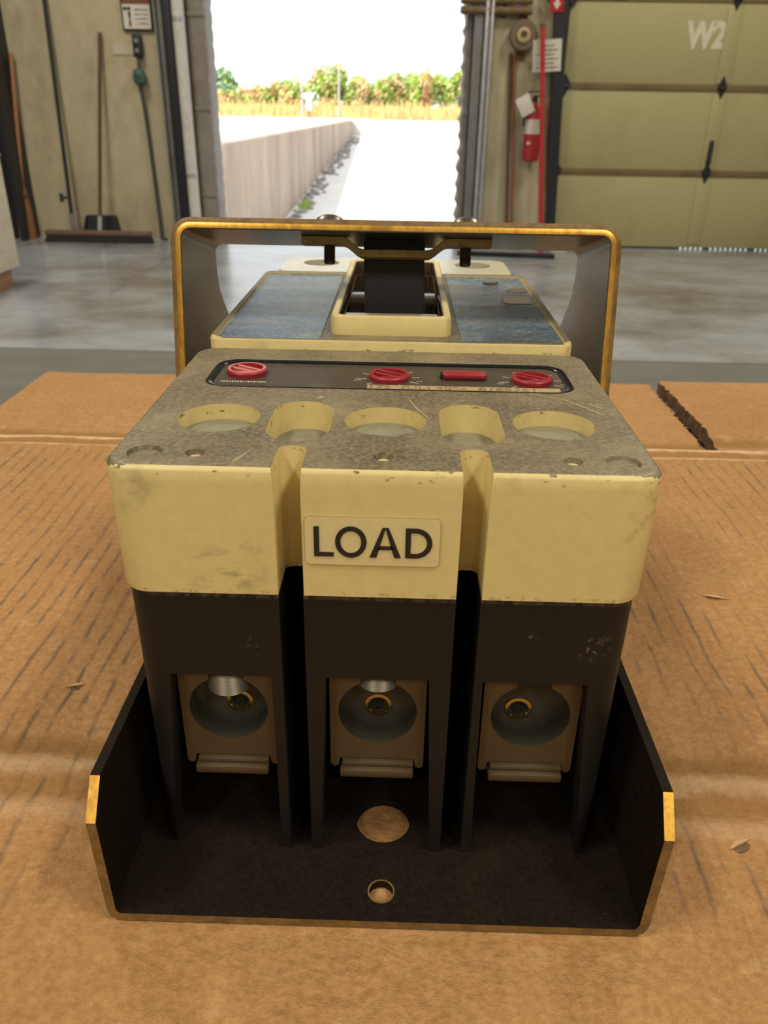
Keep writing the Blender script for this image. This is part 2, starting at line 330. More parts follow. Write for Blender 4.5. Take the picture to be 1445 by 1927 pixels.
def tube(bm, pts, r, n=10, mat=0):
    pts = [Vector(p) for p in pts]; loops = []
    for i, p in enumerate(pts):
        d = (pts[min(i + 1, len(pts) - 1)] - pts[max(i - 1, 0)]).normalized()
        a = d.cross(Vector((0.13, 0.97, 0.21))).normalized(); b = d.cross(a)
        q = r[i] if isinstance(r, (list, tuple)) else r
        loops.append([p + (a * cos(2 * pi * k / n) + b * sin(2 * pi * k / n)) * q for k in range(n)])
    loft(bm, loops, True, True, mat); return bm
def prism(bm, P, z0, z1, mat=0): loft(bm, [lift(P, z0), lift(P, z1)], True, True, mat); return bm
def cut(o, cutter):
    me = bpy.data.meshes.new('cutter'); bmesh.ops.recalc_face_normals(cutter, faces=cutter.faces[:]); cutter.to_mesh(me); cutter.free()
    c = bpy.data.objects.new('cutter', me); COL.objects.link(c)
    md = o.modifiers.new('b', 'BOOLEAN'); md.operation = 'DIFFERENCE'; md.solver = 'EXACT'; md.object = c; md.use_self = True
    dg = bpy.context.evaluated_depsgraph_get(); dg.update()
    new = bpy.data.meshes.new_from_object(o.evaluated_get(dg)); old = o.data
    o.modifiers.clear(); o.data = new; nm = old.name; bpy.data.meshes.remove(old); new.name = nm
    bpy.data.objects.remove(c); bpy.data.meshes.remove(me)
def circle(cx, cy, r, n=36): return [(cx + r * cos(2 * pi * k / n), cy + r * sin(2 * pi * k / n)) for k in range(n)]
def text_bm(s, size, M4, depth=0.0, sx=1.0, fat=0.0):
    cu = bpy.data.curves.new('t', 'FONT'); cu.body = s; cu.size = size; cu.extrude = depth; cu.offset = fat; cu.align_x = 'CENTER'; cu.align_y = 'CENTER'
    o = bpy.data.objects.new('t', cu); COL.objects.link(o)
    dg = bpy.context.evaluated_depsgraph_get(); dg.update()
    me = bpy.data.meshes.new_from_object(o.evaluated_get(dg)); b = NB(); b.from_mesh(me)
    for v in b.verts: v.co = M4 @ Vector((v.co.x * sx, v.co.y, v.co.z))
    bpy.data.objects.remove(o); bpy.data.meshes.remove(me); bpy.data.curves.remove(cu); return b

# ================================================================ SETTING
b = NB(); box(b, -7, 7, 3.385, 7.15, -3.9, FLOOR)
flo = bpy.data.objects.new('floor', None); COL.objects.link(flo); flo['kind'] = 'structure'
obj('floor_slab', b, M['concrete_far'], flo)
b = NB(); box(b, -7, 7, -7, 3.373, -0.99, FLOOR); obj('floor_slab', b, M['concrete_near'], flo)
b = NB(); box(b, -7, 7, 3.373, 3.385, -0.99, FLOOR - 0.012); obj('joint_filler', b, M['blacksteel'], flo)
b = NB()
OL, OR, OT = -1.72, 0.52, 1.75          # dock opening
GL, GR, GT = 1.30, 3.72, 1.80           # second door opening
box(b, -7, OL, WY, 7.15, FLOOR, CEIL); box(b, OL, OR, WY, 7.15, OT, CEIL); box(b, OR, GL, WY, 7.15, FLOOR, CEIL)
box(b, GL, GR, WY, 7.15, GT, CEIL); box(b, GR, 7, WY, 7.15, FLOOR, CEIL)
struct('wall_back', b, M['wallpaint'])
b = NB(); box(b, -7.2, -7, -7, 7.15, FLOOR, CEIL); struct('wall_left', b, M['wallplain'])
b = NB(); box(b, 7, 7.2, -7, 7.15, FLOOR, CEIL); struct('wall_right', b, M['wallplain'])
b = NB(); box(b, -7.2, 7.2, -7.2, -7, FLOOR, CEIL); struct('wall_front', b, M['wallplain'])
b = NB(); box(b, -7.2, 7.2, -7.2, 7.15, CEIL, CEIL + 0.2); struct('ceiling', b, M['ceilm'])

# closed sectional door on the right: panels, stiles, hinges are pieces of it
door = bpy.data.objects.new('door_1', None); COL.objects.link(door); door['kind'] = 'structure'; door.location = (0, 0, 0)
zs = [FLOOR + 0.014, -0.198, 0.417, 1.005, 1.62, 1.79]
for i in range(5):
    b = NB(); bbox(b, GL - 0.07, GR + 0.05, WY - 0.035, WY + 0.01, zs[i] + (0.012 if i else 0), zs[i + 1] - 0.012, 0.006)
    obj('door_panel', b, M['doorpaint'], door)
    b = NB(); bbox(b, 2.415, 2.525, WY - 0.045, WY - 0.0355, zs[i] + 0.03, zs[i + 1] - 0.04, 0.003); obj('stile', b, M['doorpaint'], door)
b = NB(); box(b, GL - 0.07, GR + 0.05, WY - 0.02, WY + 0.01, FLOOR + 0.014, 1.79); obj('seam_backing', b, M['doorseam'], door)
for i in (1, 2, 3):
    b = NB(); bbox(b, GL - 0.06, GR + 0.04, WY - 0.042, WY - 0.030, zs[i] - 0.024, zs[i] + 0.026, 0.003); obj('panel_lip', b, M['doorseam'], door)
    for hx in (2.472, 1.245):
        b = NB(); k = 0.038 if hx > 2 else 0.05
        loft(b, [[(hx, y, zs[i] + 0.085), (hx + k, y, zs[i] + 0.01), (hx, y, zs[i] - 0.075), (hx - k, y, zs[i] + 0.01)] for y in (WY - 0.052, WY - 0.0455)])
        cyl(b, (hx - 0.03, WY - 0.056, zs[i]), (hx + 0.03, WY - 0.056, zs[i]), 0.009, n=8)
        obj('hinge', b, M['blacksteel'], door)
b = NB(); bbox(b, 2.452, 2.488, WY - 0.066, WY - 0.0456, -0.13, 0.05, 0.008); cyl(b, (2.47, WY - 0.07, 0.0), (2.455, WY - 0.085, -0.11), 0.012, n=8); obj('slide_bolt', b, M['blacksteel'], door)
merge_b = text_bm('W2', 0.235, Matrix.Translation((2.285, WY - 0.0365, 0.765)) @ Matrix.Rotation(pi / 2, 4, 'X'), 0.0008, 0.80, 0.012); obj('painted_number', merge_b, M['w2'], door)
b = NB()
for k in range(58):
    x = GL - 0.05 + k * 0.0425
    if k < 26 or k > 48 or k % 9 == 4: box(b, x, x + 0.0425, WY - 0.03, WY + 0.005, FLOOR, FLOOR + 0.018)
    else: box(b, x, x + 0.012, WY - 0.03, WY + 0.005, FLOOR, FLOOR + 0.018)
obj('bottom_seal', b, M['blacksteel'], door)
# door track (slanting) right of the extinguisher
b = NB()
loft(b, [[(1.105, WY - 0.10, 1.0), (1.20, WY - 0.10, 1.0), (1.20, WY - 0.01, 1.0), (1.105, WY - 0.01, 1.0)], [(1.215, WY - 0.10, FLOOR), (1.285, WY - 0.10, FLOOR), (1.285, WY - 0.01, FLOOR), (1.215, WY - 0.01, FLOOR)]])
box(b, 1.04, 1.20, WY - 0.10, WY - 0.01, 1.0, 1.8)
struct('trim_1', b, M['blacksteel'])
# left jamb trims
b = NB(); bbox(b, -1.925, -1.868, WY - 0.06, WY, FLOOR, 1.75, 0.004); box(b, -1.925, -1.915, WY - 0.10, WY, FLOOR, 1.75); struct('trim_2', b, M['greysteel'])
b = NB(); bbox(b, -1.866, -1.80, WY - 0.11, WY, FLOOR, 1.75, 0.004); struct('trim_3', b, M['blacksteel'])
# right jamb
b = NB(); bbox(b, 0.515, 0.582, WY - 0.06, WY + 0.02, FLOOR, 1.75, 0.004); struct('trim_4', b, M['greysteel'])
b = NB(); bbox(b, 0.592, 0.618, WY - 0.09, WY, FLOOR, 1.75, 0.004); bbox(b, 0.634, 0.655, WY - 0.09, WY, FLOOR, 1.75, 0.004); box(b, 0.592, 0.655, WY - 0.045, WY, FLOOR, 1.75); struct('trim_5', b, M['galv'])
# structural column at far left
b = NB()
box(b, -3.36, -3.325, WY - 0.30, WY - 0.005, FLOOR, CEIL); box(b, -3.165, -3.13, WY - 0.30, WY - 0.005, FLOOR, CEIL); box(b, -3.325, -3.165, WY - 0.165, WY - 0.14, FLOOR, CEIL)
struct('trim_6', b, M['blacksteel'])

# ceiling lamps
def lamp(x, y, power, sx, sy, color, where):
    t = thing('ceiling_lamp', 'flat white panel lamp on the ceiling ' + where, 'lamp', (x, y, CEIL - 0.12), 0, 'warehouse ceiling lamps')
    b = NB(); bbox(b, -sx / 2 - 0.03, sx / 2 + 0.03, -sy / 2 - 0.03, sy / 2 + 0.03, 0.0, 0.1, 0.01); obj('housing', b, M['white'], t)
    for px in (-sx / 3, sx / 3):
        b = NB(); cyl(b, (px, 0, 0.1), (px, 0, 0.12), 0.012, n=8); obj('hanger', b, M['greysteel'], t)
    ld = bpy.data.lights.new('lamp_light', 'AREA'); ld.shape = 'RECTANGLE'; ld.size = sx; ld.size_y = sy; ld.energy = power; ld.color = color
    lo = bpy.data.objects.new('lamp_light', ld); COL.objects.link(lo); lo.parent = t; lo.location = (0, 0, -0.004)
WARM = (1.0, 0.90, 0.72)
for (x, y, p, w) in ((-2.3, -1.0, 120, 'above the left of the work table'), (2.3, -1.0, 120, 'above the right of the work table'), (-2.3, -4.2, 120, 'at the rear left of the hall, added as unseen fill'),
                     (2.3, -4.2, 120, 'at the rear right of the hall, added as unseen fill'), (-2.6, 4.0, 130, 'above the plywood crate'), (2.6, 4.0, 130, 'before the closed panelled door')):  # rear pair added as fill light for the breaker front
    lamp(x, y, p, 0.6, 1.2, WARM, w)

# ---------------------------------------------------------------- outdoors
def rz(y): return -3.83 + 0.0436 * y
b = NB()
vs = [b.verts.new(p) for p in ((-3.6, 7.15, rz(7.15)), (30, 7.15, rz(7.15)), (30, 75, rz(75)), (-3.6, 75, rz(75)), (30, 300, rz(75)), (-3.6, 300, rz(75)))]
b.faces.new((vs[0], vs[1], vs[2], vs[3])); b.faces.new((vs[3], vs[2], vs[4], vs[5]))
struct('ground', b, M['asphalt'])
b = NB()
box(b, -90, -3.9, 7.15, 300, -3.9, -0.42)
box(b, -3.9, -3.6, 60, 300, -3.9, -0.42)
E4 = [b.verts.new(p) for p in ((-3.6, 60, -0.42), (-1.2, 60, rz(60) + 0.01), (-1.2, 75, rz(75) + 0.01), (-3.6, 75, -0.42), (-3.6, 60, rz(60) - 0.2))]
b.faces.new(E4[:3]); b.faces.new((E4[0], E4[2], E4[3])); b.faces.new((E4[0], E4[4], E4[1]))
struct('ground_upper_yard', b, M['asphalt'])
b = NB()
loft(b, [[(-3.9, y, rz(y) - 0.3), (-3.6, y, rz(y) - 0.3), (-3.6, y, zt), (-3.9, y, zt)] for y, zt in ((7.15, -0.40), (16, -0.40), (38, -0.36), (60, -0.30))])
struct('wall_outside', b, M['retain'])
b = NB()
random.seed(3)
for k in range(260):
    y = random.uniform(22, 58); s = random.uniform(0.04, 0.16); x = -3.6 + s + abs(random.gauss(0, 0.25))
    bmesh.ops.create_icosphere(b, subdivisions=1, radius=s, matrix=Matrix.Translation((x, y, rz(y) + s * 0.2)) @ Matrix.Diagonal((1, 1.6, 0.6, 1)))
o = obj('wall_shade_lumps', b, M['wallshade']); o['kind'] = 'stuff'; tag(o, 'grey lumps added for the shadow along the foot of the outdoor retaining wall', 'shade strip')  # grey lumps stand in for the shadow strip beside the wall
b = NB()
random.seed(4)
for k in range(60):
    a = random.uniform(0, 2 * pi); r = random.uniform(0.02, 0.2); h = random.uniform(0.1, 0.35)
    p = Vector((-3.2 + r * cos(a), 27.2 + r * sin(a) * 2, rz(27.2) - 0.02)); q = p + Vector((random.uniform(-.1, .1), 0, h)); w = Vector((0.03, 0, 0))
    b.faces.new([b.verts.new(p - w), b.verts.new(p + w), b.verts.new(q)])
tag(obj('weed', b, M['leafgreen'], smooth=0), 'small green weed growing at the foot of the retaining wall', 'weed')

K = 0.0591
def tx(px, y=100.0): return (px - 764) * K * y / 100
def tz(px, py, y=100.0): return 0.212 + ((206 + (px - 400) * 0.0145) - py) * 0.0528 * y / 100
def shrub(name, label, cat, px, py, half, y, mixm, n, leaf, group, cone=False, seed=0):
    rnd = random.Random(seed); x = tx(px, y); base = -0.5; top = tz(px, py, y); H = top - base
    t = thing(name, label, cat, (x, y, base), 0, group)
    b = NB(); cyl(b, (0, 0, 0), (rnd.uniform(-.1, .1), 0, H * 0.7), 0.09, 0.04, n=7)
    for k in range(4):
        a = rnd.uniform(0, 2 * pi); cyl(b, (0, 0, H * 0.25), (half * 0.5 * cos(a), half * 0.5 * sin(a), H * 0.65), 0.045, 0.02, n=5)
    obj('trunk', b, M['bark'], t)
    b = NB(); lobes = [(rnd.uniform(-.6, .6) * half, rnd.uniform(-.5, .5) * half, H * rnd.uniform(0.3, 0.8), rnd.uniform(0.3, 0.55)) for _ in range(9)]
    for k in range(n):
        if cone:
            h = rnd.random() ** 1.3; r = half * (1 - h) * math.sqrt(rnd.random()); a = rnd.uniform(0, 2 * pi); p = Vector((r * cos(a), r * sin(a), H * h * 0.98 + 0.05)); mi = 0
        else:
            li = rnd.randrange(len(lobes)); l = lobes[li]; d = Vector((rnd.gauss(0, 1), rnd.gauss(0, 1), rnd.gauss(0, 1))).normalized() * (rnd.random() ** 0.4)
            p = Vector((l[0] + d.x * half * l[3] * 1.15, l[1] + d.y * half * l[3], l[2] + d.z * H * l[3] * 0.62)); p.z = min(max(p.z, 0.05), H * 1.02)
            mi = 0 if (li % 9) / 9 < mixm else 1
            if rnd.random() < 0.16: mi = 1 - mi
        s = leaf * rnd.uniform(0.5, 1.2); nrm = Vector((rnd.gauss(0, 1), rnd.gauss(0, 1) - 0.5, rnd.gauss(0, 1) + 0.4)).normalized(); a = nrm.orthogonal().normalized(); c = nrm.cross(a)
        q = [p + a * s, p + c * s * 0.55, p - a * s, p - c * s * 0.55]
        f = b.faces.new([b.verts.new(v) for v in q]); f.material_index = mi
    o = obj('foliage', b, [M['leafdead'], M['leafdead']] if cone else ([M['leafdark'], M['leafgreen']] if name == 'broad_tree' else [M['leafgreen'], M['leaforange']]), t, smooth=0); o['kind'] = 'stuff'
G = 'shrubs along the far edge of the yard'
shrub('broad_tree', 'blue-green rounded tree behind the orange shrubs at the left of the doorway view', 'tree', 418, 117, 3.4, 110, 0.8, 2600, 0.42, None, seed=1)
spec = [(420, 168, 1.7, 0.15, 'low orange shrub in front of the blue-green tree'),
        (470, 160, 1.9, 0.2, 'tan-orange shrub just right of the blue-green tree'),
        (515, 150, 2.0, 0.35, 'orange and green shrub left of the wooden pole'),
        (553, 140, 1.9, 0.5, 'green-based shrub directly behind the wooden pole'),
        (598, 126, 2.3, 0.65, 'tall green and orange shrub between the two outdoor poles'),
        (636, 124, 2.0, 0.45, 'tall shrub with orange top behind the tall thin lamp pole'),
        (672, 146, 1.7, 0.45, 'shorter mixed shrub just right of the tall thin lamp pole'),
        (712, 140, 1.8, 0.6, 'bushy green shrub over the end of the retaining wall'),
        (752, 134, 1.9, 0.6, 'green shrub with orange tips left of the dead conifer'),
        (790, 132, 1.9, 0.35, 'mostly orange shrub behind the brown dead conifer'),
        (832, 138, 1.8, 0.75, 'bright green shrub right of the dead conifer'),
        (868, 132, 2.0, 0.7, 'bright green shrub beside the right dock pad')]
for i, (px, py, h, mx, lb) in enumerate(spec):
    shrub('shrub', lb, 'shrub', px, py, h, 101 + (i % 3) * 1.5, mx, 1500, 0.30, G, seed=20 + i)
shrub('dead_conifer', 'brown dead conifer standing before the shrubs', 'tree', 802, 158, 0.95, 99.0, 1, 900, 0.2, None, cone=True, seed=50)
b = NB(); rnd = random.Random(9)
for k in range(9000):
    x = rnd.uniform(-28, 14); y = rnd.uniform(95.5, 98.5); h = rnd.uniform(0.5, 1.5) * (1.0 if rnd.random() < .85 else 1.35); w = rnd.uniform(0.03, 0.09)
    z = -0.6; l = rnd.uniform(-.25, .25)
    b.faces.new([b.verts.new(p) for p in ((x - w, y, z), (x + w, y, z), (x + l + w * .3, y, z + h), (x + l - w * .3, y, z + h))])
o = obj('dry_grass', b, M['drygrass'], smooth=0); o['kind'] = 'stuff'; tag(o, 'yellow dry grass strip along the far edge of the yard', 'grass')
t = thing('lamp_pole', 'tall thin pale pole rising above the shrubs into the sky', 'pole', (tx(636, 94), 94, -0.5))
b = NB(); cyl(b, (0, 0, 0), (0.1, 0, 12.8), 0.12, 0.05, n=10); obj('shaft', b, M['polegrey'], t)
b = NB(); bbox(b, -0.2, 0.2, -0.2, 0.2, -0.05, 0.12, 0.02); obj('base_plate', b, M['polegrey'], t)
b = NB(); cyl(b, (0.1, 0, 10.3), (0.1, 0, 10.9), 0.16, n=10); obj('bracket_band', b, M['polegrey'], t)
t = thing('wooden_pole', 'shorter grey wooden pole standing left of the tall thin pole', 'pole', (tx(566, 95), 95, -0.5))
b = NB(); cyl(b, (0, 0, 0), (0, 0, 5.0), 0.14, 0.10, n=10); obj('shaft', b, M['polegrey'], t)
b = NB(); cyl(b, (0, 0, 5.0), (0, 0, 5.25), 0.06, 0.03, n=8); obj('cap', b, M['polegrey'], t)
t = thing('marker_post', 'white marker post with two round heads in the dry grass by the wooden pole', 'marker', (tx(578, 93), 93, -0.5))
b = NB(); cyl(b, (0, 0, 0), (0, 0, 0.9), 0.06, n=8); obj('post', b, M['rust'], t)
b = NB(); bbox(b, -0.28, 0.28, -0.06, 0.06, 0.75, 1.9, 0.02); obj('panel', b, M['white'], t)
for sx in (-0.26, 0.26):
    b = NB(); cyl(b, (sx, -0.05, 2.15), (sx, 0.05, 2.15), 0.30, n=18); obj('round_head', b, M['white'], t)

# ---------------------------------------------------------------- dock pads
def pad(label, x0, x1, y0, y1, folds, seed):
    rnd = random.Random(seed); b = NB(); nz = 60; loops = []
    for i in range(nz + 1):
        z = FLOOR + (1.72 - FLOOR) * i / nz
        w = folds * sin(i * 2.1 + rnd.uniform(-.5, .5)) + folds * 0.5 * rnd.uniform(-1, 1)
        P = rrect(x0 + (w if x0 > 0 else 0), x1 + (w if x0 < 0 else 0), y0 + w * 0.5, y1, 0.02, 3)
        loops.append(lift(P, z))
    loft(b, loops); t = thing('dock_pad', label, 'dock pad'); obj('cushion', b, M['padfab'], t, smooth=50)
    for zz in (-0.45, 0.2, 0.85):
        b = NB(); bbox(b, x0 + 0.004, x1 - 0.004, y0 - 0.009, y0 + 0.03, zz, zz + 0.035, 0.003)
        obj('wear_strip', b, M['padfab'], t)
pad('smooth grey dock cushion filling the left side of the doorway', -1.712, -1.565, WY + 0.02, WY + 0.32, 0.004, 1)
pad('wrinkled grey dock cushion on the right side of the doorway', 0.455, 0.514, WY + 0.02, WY + 0.32, 0.011, 2)
t = thing('jamb_pipe', 'tall scuffed white pipe beside the grey cushion at the left of the doorway', 'pipe', (-1.752, WY - 0.055, FLOOR))
b = NB(); cyl(b, (0, 0, 0.02), (0, 0, 2.5), 0.047, n=20); obj('tube', b, M['whitetube'], t)
b = NB(); cyl(b, (0, 0, 0), (0, 0, 0.02), 0.054, n=18); obj('foot_flange', b, M['greysteel'], t)
for zz in (0.5, 1.6):
    b = NB(); cyl(b, (0, 0, zz), (0, 0, zz + 0.03), 0.051, n=20); box(b, -0.012, 0.012, 0.04, 0.055, zz, zz + 0.03); obj('bracket', b, M['galv'], t)

# ---------------------------------------------------------------- tools on the left wall
Wf = WY - 0.004
def lean(p0, p1, r0, r1=None, n=10):
    b = NB(); cyl(b, p0, p1, r0, r1, n); return b
t = thing('straw_broom', 'straw broom with a pale wooden stick leaning beside the black column', 'broom', (-3.14, 6.72, FLOOR))
obj('handle', lean((0.045, 0.135, 1.37), (-0.01, 0.02, 0.36), 0.016, 0.018), M['wood_pale'], t)
b = NB(); loft(b, [[(cx + w * cos(a), 0.0 + yy + d * sin(a), z) for a in [2 * pi * k / 14 for k in range(14)]] for z, w, d, cx, yy in ((0.42, 0.022, 0.02, -0.01, 0.025), (0.34, 0.045, 0.03, -0.013, 0.015), (0.2, 0.065, 0.035, -0.018, 0.01), (0.0, 0.075, 0.045, -0.02, 0.0))]); obj('bristles', b, M['straw'], t)
b = NB(); cyl(b, (-0.012, 0.018, 0.335), (-0.012, 0.018, 0.355), 0.05, 0.047, n=14); obj('binding', b, M['wood_dark'], t)
t = thing('hooked_bar', 'long black metal bar with a short side hook leaning on the wall', 'bar', (-2.767, 6.74, FLOOR))
obj('shaft', lean((0.0, 0.14, 2.1), (0.0, 0.0, 0.21), 0.0155), M['blacksteel'], t)
obj('tip', lean((0.0, 0.0, 0.21), (0.005, -0.02, 0.0), 0.021, 0.017), M['greysteel'], t)
b = NB(); cyl(b, (0, 0.0, 0.335), (-0.055, -0.02, 0.335), 0.013, n=8); cyl(b, (-0.055, -0.02, 0.30), (-0.055, -0.02, 0.365), 0.016, n=8); obj('side_hook', b, M['blacksteel'], t)
t = thing('push_broom', 'wide push broom with its bristle head flat on the floor by the wall', 'broom', (-2.52, 6.64, FLOOR))
obj('handle', lean((0.14, 0.235, 1.52), (0.0, 0.02, 0.07), 0.0145), M['wood_dark'], t)
b = NB(); bbox(b, -0.44, 0.44, -0.05, 0.03, 0.055, 0.090, 0.008); obj('block', b, M['blockwood'], t)
b = NB(); loft(b, [rrect(-0.43, 0.43, -0.045, 0.025, 0.01, 2) and lift(rrect(-0.43, 0.43, -0.045, 0.025, 0.01, 2), 0.0555), lift(rrect(-0.45, 0.45, -0.06, 0.04, 0.01, 2), 0.0)]); obj('bristles', b, M['bristle'], t)
b = NB(); cyl(b, (-0.003, 0.015, 0.05), (0.012, 0.035, 0.2), 0.02, 0.017, n=10); obj('ferrule', b, M['galv'], t)
t = thing('dustpan', 'small black dustpan standing against the wall behind the push broom', 'dustpan', (-2.56, 6.83, FLOOR))
b = NB(); loft(b, [[(-0.165, -0.02, 0.0), (0.165, -0.02, 0.0), (0.165, 0.01, 0.0), (-0.165, 0.01, 0.0)], [(-0.125, 0.02, 0.185), (0.125, 0.02, 0.185), (0.125, 0.05, 0.185), (-0.125, 0.05, 0.185)]]); obj('scoop', b, M['blacksteel'], t)
for sx in (-1, 1):
    b = NB(); loft(b, [[(sx * 0.165, -0.05, 0.0), (sx * 0.155, -0.05, 0.0), (sx * 0.155, -0.019, 0.0), (sx * 0.165, -0.019, 0.0)], [(sx * 0.125, -0.01, 0.18), (sx * 0.115, -0.01, 0.18), (sx * 0.115, 0.021, 0.18), (sx * 0.125, 0.021, 0.18)]]); obj('side_lip', b, M['blacksteel'], t)

def scrawl(b, x0, x1, z, y, h, rnd):
    x = x0
    while x < x1:
        w = rnd.uniform(0.008, 0.022); box(b, x, min(x + w, x1), y - 0.001, y, z + rnd.uniform(-.002, .002), z + h + rnd.uniform(-.002, .002)); x += w + rnd.uniform(0.003, 0.007)
t = thing('warning_sign', 'framed wall sign with a rust-red header band beside the black door jamb', 'sign', (-2.078, Wf, 0.745))
b = NB(); bbox(b, -0.118, 0.118, -0.02, 0, 0, 0.31, 0.004); obj('frame', b, M['blacksteel'], t)
b = NB(); box(b, -0.105, 0.105, -0.022, -0.0195, 0.013, 0.297); obj('face', b, M['paper'], t)
b = NB(); box(b, -0.105, 0.105, -0.0235, -0.0222, 0.175, 0.297); obj('header', b, M['rust'], t, label='rust-red header band')
b = NB(); rnd = random.Random(2)
for k in range(4): scrawl(b, -0.01, 0.09, 0.045 + k * 0.03, -0.0222, 0.006, rnd)
obj('printing', b, M['ink'], t)
for q in range(4):
    b = NB()
    if q < 2: cyl(b, (-0.055 - 0.03 * q, -0.0235, 0.145), (-0.055 - 0.03 * q, -0.0222, 0.145), 0.014, n=12)
    elif q == 2: loft(b, [[(-0.066, y, 0.125), (-0.044, y, 0.125), (-0.05, y, 0.07), (-0.06, y, 0.07)] for y in (-0.0235, -0.0222)])
    else: loft(b, [[(-0.068, y, 0.025), (-0.060, y, 0.025), (-0.055, y, 0.055), (-0.050, y, 0.025), (-0.042, y, 0.025), (-0.05, y, 0.069), (-0.06, y, 0.069)] for y in (-0.0235, -0.0222)])
    obj('pictogram', b, M['ink'], t)
b = NB(); box(b, -2.30, -2.125, Wf - 0.003, Wf, 0.585, 0.655); tag(obj('tape_strip', b, M['paperdim']), 'strip of pale tape on the wall left of the black plug box', 'tape')
t = thing('plug_box', 'narrow black plug box on the wall under the framed sign', 'switch box', (-2.092, Wf, 0.565))
b = NB(); bbox(b, -0.034, 0.034, -0.06, 0, 0, 0.16, 0.012); obj('case', b, M['blacksteel'], t)
for zz in (0.03, 0.095):
    b = NB(); bbox(b, -0.016, 0.016, -0.07, -0.058, zz, zz + 0.03, 0.004); obj('button', b, M['greysteel'], t)
t = thing('green_pendant_box', 'small green box hanging on the cable under the black plug box', 'switch box', (-2.097, Wf, 0.375))
b = NB(); lathe(b, [(0.03, 0), (0.048, 0.02), (0.052, 0.06), (0.045, 0.1), (0.02, 0.118)], (0, -0.055, 0), n=10); obj('case', b, M['green'], t)
b = NB(); cyl(b, (0, -0.118, 0.06), (0, -0.10, 0.06), 0.016, n=12); obj('button', b, M['cable'], t)
b = NB(); tube(b, [(-2.092, Wf - 0.03, 0.565), (-2.094, Wf - 0.05, 0.52), (-2.097, Wf - 0.052, 0.49)], 0.012)
tag(obj('short_cable', b, M['cable']), 'short dark cable between the black plug box and the green box', 'cable')
b = NB(); tube(b, [(-2.097, Wf - 0.05, 0.378), (-2.09, Wf - 0.04, 0.22), (-2.085, Wf - 0.02, 0.0), (-2.075, Wf - 0.02, -0.35), (-2.065, Wf - 0.03, -0.65), (-2.06, Wf - 0.05, FLOOR + 0.012), (-2.0, Wf - 0.12, FLOOR + 0.012)], 0.014)
tag(obj('long_cable', b, M['cable']), 'long dark cable hanging from the green box down to the floor', 'cable')

# crate and cables at the far left
t = thing('plywood_crate', 'pale plywood crate on wooden blocks at the left edge', 'crate', (-2.865, 4.385, FLOOR))
b = NB(); bbox(b, -0.5, 0.5, -0.42, 0.42, 0.12, 0.74, 0.004); obj('box', b, M['plywood'], t)
b = NB(); bbox(b, -0.505, 0.505, -0.425, 0.425, 0.7405, 0.755, 0.003); obj('lid', b, M['plywood'], t)
for sx in (-0.4, 0.0, 0.4):
    b = NB(); bbox(b, sx - 0.05, sx + 0.05, -0.4, 0.4, 0.0, 0.12, 0.004); obj('skid', b, M['wood_pale'], t)
for k, (x0, zt, zb, lb) in enumerate(((-3.42, 0.55, -0.30, 'black looped cable hanging left of the black column'), (-3.47, 0.30, -0.55, 'lower black cable loop hanging beside the plywood crate'))):
    b = NB(); tube(b, [(x0 - 0.12, Wf - 0.05, zt), (x0 - 0.02, Wf - 0.06, zt - 0.2), (x0 + 0.02, Wf - 0.06, (zt + zb) / 2), (x0, Wf - 0.06, zb), (x0 - 0.09, Wf - 0.05, zb - 0.05), (x0 - 0.15, Wf - 0.02, zb + 0.05)], 0.012)
    tag(obj('hanging_cable', b, M['cable']), lb, 'cable')

# ---------------------------------------------------------------- right pier
for k, (x0, x1, lb, m) in enumerate(((0.808, 0.885, 'dark wooden stick leaning nearest the galvanised rail', 'wood_dark'), (0.84, 0.925, 'brown wooden stick leaning between the dark stick and the extinguisher', 'wood'))):
    t = thing('wooden_stick', lb, 'stick', (x1, WY - 0.10, FLOOR))
    obj('shaft', lean((x0 - x1, 0.082, 1.41), (0, 0, 0.0), 0.0135), M[m], t)
    obj('tip', lean((x0 - x1, 0.082, 1.41), ((x0 - x1) * 1.01, 0.083, 1.43), 0.0138, 0.008), M[m], t)
t = thing('red_pole', 'tall red pole leaning in front of the white notice', 'pole', (1.14, WY - 0.335, FLOOR))
obj('shaft', lean((-0.12, 0.18, 1.58), (0.0, 0.0, 0.0), 0.019, 0.021), M['redpaint'], t)
obj('end_cap', lean((-0.12, 0.18, 1.58), (-0.1225, 0.183, 1.61), 0.021), M['rust'], t)
t = thing('fire_extinguisher', 'red fire extinguisher with white label hung on the wall by the red pole', 'extinguisher', (1.022, WY - 0.085, -0.125))
b = NB(); lathe(b, [(0.05, 0), (0.062, 0.012), (0.064, 0.03), (0.064, 0.33), (0.055, 0.375), (0.028, 0.40), (0.024, 0.425)], (0, 0, 0)); obj('cylinder', b, M['redpaint'], t)
b = NB(); lathe(b, [(0.0648, 0.20), (0.0648, 0.305)], (0, 0, 0), caps=False); obj('label', b, M['paper'], t, label='white label band')
b = NB(); loft(b, [[(-0.045, y, 0.12), (-0.045, y, 0.15), (-0.01, y, 0.135)] for y in (-0.067, -0.060)]); obj('arrow', b, M['paper'], t)
b = NB(); cyl(b, (0, 0, 0.425), (0, 0, 0.46), 0.018, n=12); bbox(b, -0.02, 0.075, -0.014, 0.014, 0.46, 0.475, 0.004); bbox(b, -0.02, 0.07, -0.012, 0.012, 0.49, 0.502, 0.004, M4=Matrix.Rotation(-0.08, 4, 'Y')); obj('valve', b, M['blacksteel'], t)
b = NB(); tube(b, [(-0.015, 0, 0.445), (-0.06, -0.02, 0.43), (-0.085, -0.02, 0.36), (-0.08, -0.02, 0.25)], 0.01); obj('hose', b, M['cable'], t)
